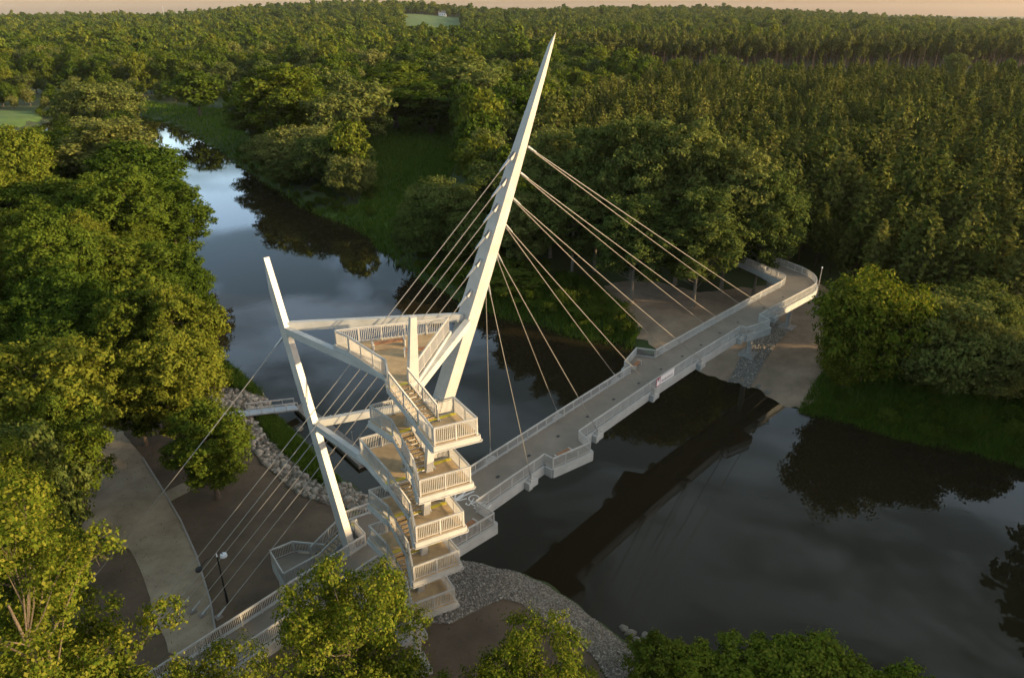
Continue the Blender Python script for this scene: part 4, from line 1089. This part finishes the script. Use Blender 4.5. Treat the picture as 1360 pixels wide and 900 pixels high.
# undergrowth: low shrubs along the banks and under the wood edges
S_u = [src(joined(*KIND['bush'][i][:2], 'undergrowth_bush')) for i in range(2)]
p = cells(66, 420, 2.6); dr = poly_sd(p[:, 0], p[:, 1], RIV)
ok = (dr > .6) & (dr < 16) & ~((p[:, 1] < 110) & (p[:, 0] < 0)); 
for c in (clear[3],): ok &= poly_sd(p[:, 0], p[:, 1], c) > 1
ok &= poly_sd(p[:, 0], p[:, 1], deck_line) > 3
ok &= (rng.random(len(p)) < np.where(p[:, 1] > 130, .45, .8)) & ~((poly_sd(p[:, 0], p[:, 1], clear[0]) < 0) & (rng.random(len(p)) < .85))
ok &= open_view(p, 1.5, 1); p = p[ok]; pu = np.column_stack([p, rng.uniform(.25, .7, len(p))])
q = cells(60, 135, 2.2); dr = poly_sd(q[:, 0], q[:, 1], RIV); okq = (dr > 2) & (q[:, 0] < -33) & (poly_sd(q[:, 0], q[:, 1], EARTH) > .5) & (rng.random(len(q)) < .7)
q = q[okq]; uu, vv = proj(q[:, 0], q[:, 1], 3); q = q[~((uu > 250) & (uu < 420) & (vv > 505) & (vv < 640))]; pu = np.vstack([pu, np.column_stack([q, rng.uniform(.3, .8, len(q))])])
scatter('undergrowth', pu, S_u, 'low green undergrowth along the river banks', 4, 'undergrowth', .3)
# grass: upright blades
def grass(name, poly, n, h0, h1, label, wd=.05):
    P = np.array(poly); lo = P.min(0); hi = P.max(0); q = rng.uniform(lo, hi, (n * 3, 2)); q = q[poly_sd(q[:, 0], q[:, 1], P) < 0][:n]; n = len(q)
    z = ground(q[:, 0], q[:, 1]); a = rng.uniform(0, 6.28, n); h = rng.uniform(h0, h1, n); ln = rng.normal(0, .35, (n, 2)) * h[:, None]
    dx = np.cos(a) * wd * h / h1; dy = np.sin(a) * wd * h / h1
    V_ = np.stack([np.column_stack([q[:, 0] - dx, q[:, 1] - dy, z]), np.column_stack([q[:, 0] + dx, q[:, 1] + dy, z]), np.column_stack([q[:, 0] + ln[:, 0], q[:, 1] + ln[:, 1], z + h])], 1).reshape(-1, 3)
    tag(link(name, np_mesh(name, V_, np.arange(3 * n).reshape(n, 3)), M['grass']), label, 'grass', kind='stuff')
grass('bank_grass', px2([(338, 552), (368, 548), (425, 606), (452, 636), (430, 645), (395, 625), (362, 590)], 1.2), 16000, .3, .8, 'tufts of green grass between the rubble and the jetty', .07)
grass('river_grass', px2([(290, 478), (330, 498), (350, 525), (310, 520), (280, 515)], 1.2), 9000, .4, 1.3, 'rank green grass on the bank left of the jetty', .09)
rb_poly = [tuple(np.array(a)) for a in px2([(1365, 612), (1280, 594), (1200, 574), (1140, 559), (1090, 546), (1060, 536), (1095, 500), (1140, 500), (1250, 520), (1365, 545)], 1.2)]
grass('shore_grass', rb_poly, 42000, .3, 1.0, 'dark green grass along the far shore below the willows', .09)
grass('bend_grass', px2([(188, 138), (300, 150), (338, 195), (402, 262), (470, 298), (522, 345), (560, 372), (600, 400), (640, 405), (600, 370), (540, 330), (500, 300), (440, 288), (398, 270), (345, 236), (290, 195), (235, 164), (188, 154)], 1.5), 45000, .5, 1.7, 'rank green grass along the bank of the river bend', .28)
grass('far_shore_grass', px2([(640, 405), (720, 428), (780, 443), (838, 455), (852, 436), (820, 408), (790, 388), (700, 380), (640, 378)], 1.6), 14000, .3, 1.3, 'rank dark grass and scrub on the far shore beside the sandy ground', .12)
grass('meadow_grass', meadowP, 60000, .4, 1.3, 'tall green grass of the meadow on the far bank', .25)

grass('weeds', [tuple(q) for q in EARTH], 5200, .08, .3, 'sparse weeds on the bare earth of the near bank', .05)
grass('bank_weeds', ripP, 2600, .15, .5, 'weeds between the pale rubble below the left mast', .05)
# ------------------------------------------------------------------ individual boulders at the waterline
bspots = [(300, 488), (318, 500), (334, 512), (347, 528), (398, 568), (440, 598), (497, 652), (845, 848), (858, 842), (838, 838), (829, 832), (1008, 512), (1020, 521), (988, 508)]
blab = ['boulder at the water below the rank grass, upstream of the jetty', 'boulder between rank grass and water near the gangway', 'boulder at the waterline just above the gangway', 'pale boulder at the shore end of the gangway', 'boulder by the water beside the jetty corner', 'boulder at the shore near the middle of the jetty', 'boulder at the end of the rubble behind the mast', 'larger boulder in the water at the tip of the gravel bank', 'outermost boulder in the river off the gravel tip', 'boulder on the river edge of the gravel tip', 'small boulder on the gravel edge above the tip', 'boulder at the foot of the stone paved strip', 'boulder on the sandy shore right of the paved strip', 'boulder on the shore left of the paved strip']
for (u, v), lab in zip(bspots, blab):
    x, y = at(u, v, .2)[:2]; r = rng.uniform(.28, .5)
    bm = bmesh.new(); bmesh.ops.create_icosphere(bm, subdivisions=2, radius=r)
    for v_ in bm.verts: v_.co = v_.co * (1 + rng.normal(0, .09)); v_.co.z *= .7; v_.co.x *= 1.25
    me = bpy.data.meshes.new('boulder'); bm.to_mesh(me); bm.free(); me.materials.append(M['stone'])
    o = bpy.data.objects.new('boulder', me); COL.objects.link(o); o.location = (x, y, max(gz(x, y), -.1) + r * .25); o.rotation_euler = (0, 0, rng.uniform(0, 6)); tag(o, lab, 'boulder', 'boulders at the waterline')

# ------------------------------------------------------------------ house on the hill, radio mast
hy = 2060; hx = (588 - 680) / F_PX * (hy * CP + 8); hz = gz(hx, hy)
ho = empty('white_house', (hx, hy, hz)); tag(ho, 'small white house with grey roof above the field on the wooded hill', 'house')
MB().box((hx, hy, hz + 3.5), 20, 11, 9, (1, 0)).build('wall', M['house'], ho)
rf = MB(); rf.add([(hx - 10.6, hy - 6, hz + 8), (hx + 10.6, hy - 6, hz + 8), (hx + 10.6, hy + 6, hz + 8), (hx - 10.6, hy + 6, hz + 8), (hx - 10.6, hy, hz + 13), (hx + 10.6, hy, hz + 13)], [(0, 1, 5, 4), (2, 3, 4, 5), (1, 2, 5), (3, 0, 4), (3, 2, 1, 0)])
rf.build('roof', M['roof'], ho)
for k in (-6, 0, 6): MB().box((hx + k, hy - 5.52, hz + 4.5), 1.8, .1, 2.2).build('window', M['dark'], ho)
rx_y = 2500; rx = (219 - 680) / F_PX * (rx_y * CP + 10); rz = gz(rx, rx_y)
ro = empty('radio_mast', (rx, rx_y, rz)); tag(ro, 'thin radio mast on the skyline above the left hill', 'mast')
MB().tube([(rx, rx_y, rz), (rx, rx_y, rz + 48)], [1.4, .7], 6).build('pole', M['galv'], ro)

# ------------------------------------------------------------------ light
SUN_EL = R(10.5); S = np.array([.97, -.25]); S /= np.hypot(*S)
sd = Vector((S[0] * math.cos(SUN_EL), S[1] * math.cos(SUN_EL), math.sin(SUN_EL)))
sun = bpy.data.lights.new('sun', 'SUN'); sun.energy = 4.6; sun.angle = R(.6); sun.color = (1, .72, .38)
so = bpy.data.objects.new('sun', sun); COL.objects.link(so); so.rotation_euler = sd.to_track_quat('Z', 'Y').to_euler(); so.location = (120, -30, 60)
wd_ = bpy.data.worlds.new('World'); scene.world = wd_; wd_.use_nodes = True
nt = wd_.node_tree; bg = nt.nodes['Background']; L = nt.links.new
sky = nt.nodes.new('ShaderNodeTexSky'); sky.sky_type = 'NISHITA'; sky.sun_disc = False; sky.sun_elevation = SUN_EL
sky.sun_rotation = math.atan2(S[0], S[1]); sky.air_density = 1.0; sky.dust_density = 1.0; sky.ozone_density = 2.5
tc = nt.nodes.new('ShaderNodeTexCoord'); sx = nt.nodes.new('ShaderNodeSeparateXYZ'); L(tc.outputs['Generated'], sx.inputs[0])
zc = nt.nodes.new('ShaderNodeMath'); zc.operation = 'MAXIMUM'; zc.inputs[1].default_value = .05; L(sx.outputs['Z'], zc.inputs[0])
dv = nt.nodes.new('ShaderNodeVectorMath'); dv.operation = 'DIVIDE'; cb = nt.nodes.new('ShaderNodeCombineXYZ')
for k in 'XYZ': L(zc.outputs[0], cb.inputs[k])
L(tc.outputs['Generated'], dv.inputs[0]); L(cb.outputs[0], dv.inputs[1])
mp = nt.nodes.new('ShaderNodeMapping'); mp.inputs['Scale'].default_value = (3.6, 3.6, 13); mp.inputs['Location'].default_value = (3.1, 1.2, 0); L(tc.outputs['Generated'], mp.inputs['Vector'])
nz = nt.nodes.new('ShaderNodeTexNoise'); nz.inputs['Scale'].default_value = 1.0; nz.inputs['Detail'].default_value = 7; nz.inputs['Roughness'].default_value = .55; nz.inputs['Distortion'].default_value = .3; L(mp.outputs[0], nz.inputs['Vector'])
cr = nt.nodes.new('ShaderNodeValToRGB'); cr.color_ramp.elements[0].position = .46; cr.color_ramp.elements[1].position = .59; L(nz.outputs['Fac'], cr.inputs['Fac'])
# clouds thin out just above the horizon
hf = nt.nodes.new('ShaderNodeMapRange'); hf.inputs['From Min'].default_value = .02; hf.inputs['From Max'].default_value = .12; L(sx.outputs['Z'], hf.inputs['Value'])
cm_ = nt.nodes.new('ShaderNodeMath'); cm_.operation = 'MULTIPLY'; L(cr.outputs['Color'], cm_.inputs[0]); L(hf.outputs[0], cm_.inputs[1])
mixc = nt.nodes.new('ShaderNodeMix'); mixc.data_type = 'RGBA'; L(cm_.outputs[0], mixc.inputs['Factor'])
mixc.inputs['A'].default_value = (1.10, .95, .84, 1); mixc.inputs['B'].default_value = (3.0, 2.45, 2.2, 1)
ml = nt.nodes.new('ShaderNodeMix'); ml.data_type = 'RGBA'; ml.blend_type = 'MULTIPLY'; ml.inputs['Factor'].default_value = 1; ml.clamp_result = False
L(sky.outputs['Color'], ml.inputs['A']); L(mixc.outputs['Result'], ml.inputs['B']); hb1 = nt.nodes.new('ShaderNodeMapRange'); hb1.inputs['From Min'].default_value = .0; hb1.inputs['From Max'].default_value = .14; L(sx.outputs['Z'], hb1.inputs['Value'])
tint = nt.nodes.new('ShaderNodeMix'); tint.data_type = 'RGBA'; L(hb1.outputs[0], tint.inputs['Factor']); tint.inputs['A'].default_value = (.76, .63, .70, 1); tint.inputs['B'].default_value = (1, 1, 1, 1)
ml2 = nt.nodes.new('ShaderNodeMix'); ml2.data_type = 'RGBA'; ml2.blend_type = 'MULTIPLY'; ml2.inputs['Factor'].default_value = 1; ml2.clamp_result = False
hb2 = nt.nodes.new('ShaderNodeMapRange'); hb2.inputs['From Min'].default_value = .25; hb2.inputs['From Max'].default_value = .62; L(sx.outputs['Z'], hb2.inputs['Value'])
warm = nt.nodes.new('ShaderNodeMix'); warm.data_type = 'RGBA'; L(hb2.outputs[0], warm.inputs['Factor']); warm.inputs['A'].default_value = (1, 1, 1, 1); warm.inputs['B'].default_value = (1.18, .95, .62, 1)     # upper sky tinted warm, added to warm the shade and the near water
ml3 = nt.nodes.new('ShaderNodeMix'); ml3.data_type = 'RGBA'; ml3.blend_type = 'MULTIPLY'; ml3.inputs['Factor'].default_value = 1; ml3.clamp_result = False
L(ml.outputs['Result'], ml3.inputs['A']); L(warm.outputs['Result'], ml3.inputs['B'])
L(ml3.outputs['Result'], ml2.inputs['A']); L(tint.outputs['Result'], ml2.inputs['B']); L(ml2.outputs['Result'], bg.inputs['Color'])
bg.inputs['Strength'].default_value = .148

# ------------------------------------------------------------------ evening air
hz_ = bpy.data.materials.new('haze'); hz_.use_nodes = True; hn = hz_.node_tree; hn.nodes.clear()
ho_ = hn.nodes.new('ShaderNodeOutputMaterial'); hv = hn.nodes.new('ShaderNodeVolumePrincipled')
hv.inputs['Color'].default_value = (.95, .90, .82, 1); hv.inputs['Density'].default_value = .00003; hv.inputs['Anisotropy'].default_value = .45
hn.links.new(hv.outputs[0], ho_.inputs['Volume'])
hb = MB().box((0, 4600, 60), 15000, 9900, 130).build('haze', hz_)
tag(hb, 'thin warm evening haze over the valley', 'haze', kind='stuff')

# ------------------------------------------------------------------ picture
vs = scene.view_settings; scene.display_settings.display_device = 'sRGB'; vs.view_transform = 'Standard'; vs.look = 'None'; vs.gamma = 1; vs.exposure = 1.15; vs.use_curve_mapping = False
cy = scene.cycles; cy.use_denoising = True; cy.use_adaptive_sampling = True; cy.adaptive_threshold = .02; cy.max_bounces = 6; cy.diffuse_bounces = 2; cy.glossy_bounces = 3; cy.transmission_bounces = 2; cy.transparent_max_bounces = 4
cy.caustics_reflective = False; cy.caustics_refractive = False
try: cy.denoiser = 'OPENIMAGEDENOISE'
except Exception: pass
